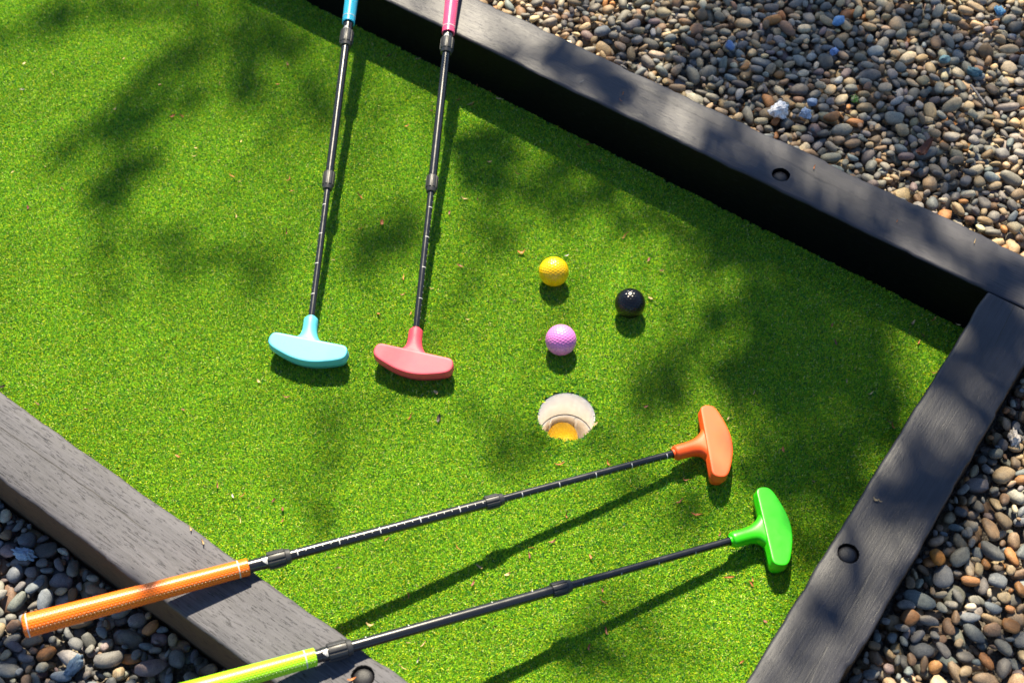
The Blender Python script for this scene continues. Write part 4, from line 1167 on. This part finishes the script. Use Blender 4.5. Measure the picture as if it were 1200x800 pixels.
def limb(pts, radii, ns=8):
    V, F = [], []
    P_ = [np.array(p) for p in pts]
    for k, p in enumerate(P_):
        t = P_[min(k + 1, len(P_) - 1)] - P_[max(k - 1, 0)]; t = t / (np.linalg.norm(t) + 1e-9)
        a = np.cross(t, [0.3, 0.9, 0.2]); a /= np.linalg.norm(a); b = np.cross(t, a)
        for j in range(ns):
            an = 6.2832 * j / ns; V.append(p + radii[k] * (math.cos(an) * a + math.sin(an) * b))
    for k in range(len(P_) - 1):
        for j in range(ns): F.append((k * ns + j, k * ns + (j + 1) % ns, (k + 1) * ns + (j + 1) % ns, (k + 1) * ns + j))
    return V, F
org = np.array(tree.location)
trunk_pts = [np.array([0, 0, 0]), np.array([0.05, 0, 1.0]), np.array([-0.05, -0.1, 2.2]), np.array([-0.2, -0.3, 3.4]), np.array([-0.3, -0.5, 4.6])]
tv, tf = limb(trunk_pts, [.19, .15, .13, .11, .06], 14)
obj('trunk', mesh('trunk', tv, tf), bark, tree)
BV, BF = [], []
def add_limb(pts, rad):
    v, f = limb(pts, rad, 6); n_ = len(BV); BV.extend(v); BF.extend([tuple(i + n_ for i in q) for q in f])
# main limbs reach a few hubs, twigs run from each hub to its leaf clusters
lowc = {b: v for b, v in centers.items() if b < 1000 and SHADE[b][0] < -0.35 and SHADE[b][1] < 0.85}
cl = np.array([v for b, v in centers.items() if b not in lowc]) - org
hubs = cl[trng.choice(len(cl), 9, replace=False)].copy()
for _ in range(8):
    asg = np.argmin(((cl[:, None] - hubs[None]) ** 2).sum(2), 1)
    for h_ in range(len(hubs)):
        if (asg == h_).any(): hubs[h_] = cl[asg == h_].mean(0)
SLOPE = SUN.y / SUN.z
def behind(q):
    """push a limb point back until its shadow falls beyond the far sleeper and gravel in view"""
    q = np.array(q, float); w_ = q + org
    q[1] += max(0.0, 2.0 - (w_[1] - w_[2] * SLOPE)); return q
for h_, hp in enumerate(hubs):
    hp = behind(hp + np.array([0.15, 0.1, -0.1]))
    st = trunk_pts[2] + (trunk_pts[4] - trunk_pts[2]) * trng.uniform(0.0, 0.9)
    mid = behind((st + hp) / 2 + trng.normal(0, .08, 3))
    q1 = behind(st * .6 + mid * .4 + trng.normal(0, .04, 3))
    add_limb([st, q1, mid, hp], [.045, .034, .022, .010])
    for c in cl[asg == h_]:
        m2 = (hp + c) / 2 + trng.normal(0, .06, 3)
        add_limb([hp, m2, c], [.006, .004, .002])
obj('branches', mesh('branches', BV, BF), bark, tree)

tree2 = empty('added_shade_shrub', (-2.5, 3.3, -0.13))  # made-up shrub out of view, put in to shade the lower left gravel
tag(tree2, 'unseen leafy shrub added left of the green to shade the lower left gravel', 'shrub')
org2 = np.array(tree2.location)
BV, BF = [], []
stems = [np.array([0, 0, 0]), np.array([0.05, -0.03, 0.9]), np.array([0.15, -0.1, 1.7]), np.array([0.3, -0.15, 2.3])]
add_limb(stems, [.06, .05, .04, .02])
for v in lowc.values():
    c_ = v - org2; m2 = (stems[3] + c_) / 2 + np.array([0, 0, .12]); add_limb([stems[3], m2, c_], [.005, .003, .0015])
obj('stem', mesh('stem', BV, BF), bark, tree2)
sel = [k for k, (p_, b_) in enumerate(leaf_pts) if b_ in lowc]
allV = V; vi = np.concatenate([np.arange(6 * k, 6 * k + 6) for k in sel])
fV = allV[vi] - org2
extra = []
for _ in range(500):
    extra.append(np.array([-2.2, 3.1, 2.1]) + trng.normal(0, .35, 3) - org2)
eV = np.zeros((len(extra) * 6, 3))
for k, p_ in enumerate(extra):
    d = trng.normal(size=3); d /= np.linalg.norm(d); s_ = np.cross(d, trng.normal(size=3)); s_ /= np.linalg.norm(s_)
    eV[6 * k:6 * k + 6] = [p_, p_ + d * .02 + s_ * .012, p_ + d * .02 - s_ * .012, p_ + d * .045 + s_ * .01, p_ + d * .045 - s_ * .01, p_ + d * .065]
sV = np.vstack([fV, eV]); nk_ = len(sV) // 6
sF = (np.arange(nk_)[:, None, None] * 6 + np.array([(0, 2, 1), (1, 2, 4), (1, 4, 3), (3, 4, 5)])[None]).reshape(-1, 3)
obj('foliage', mesh_np('foliage', sV, sF, False), bpy.data.materials['tree_leaf'], tree2)
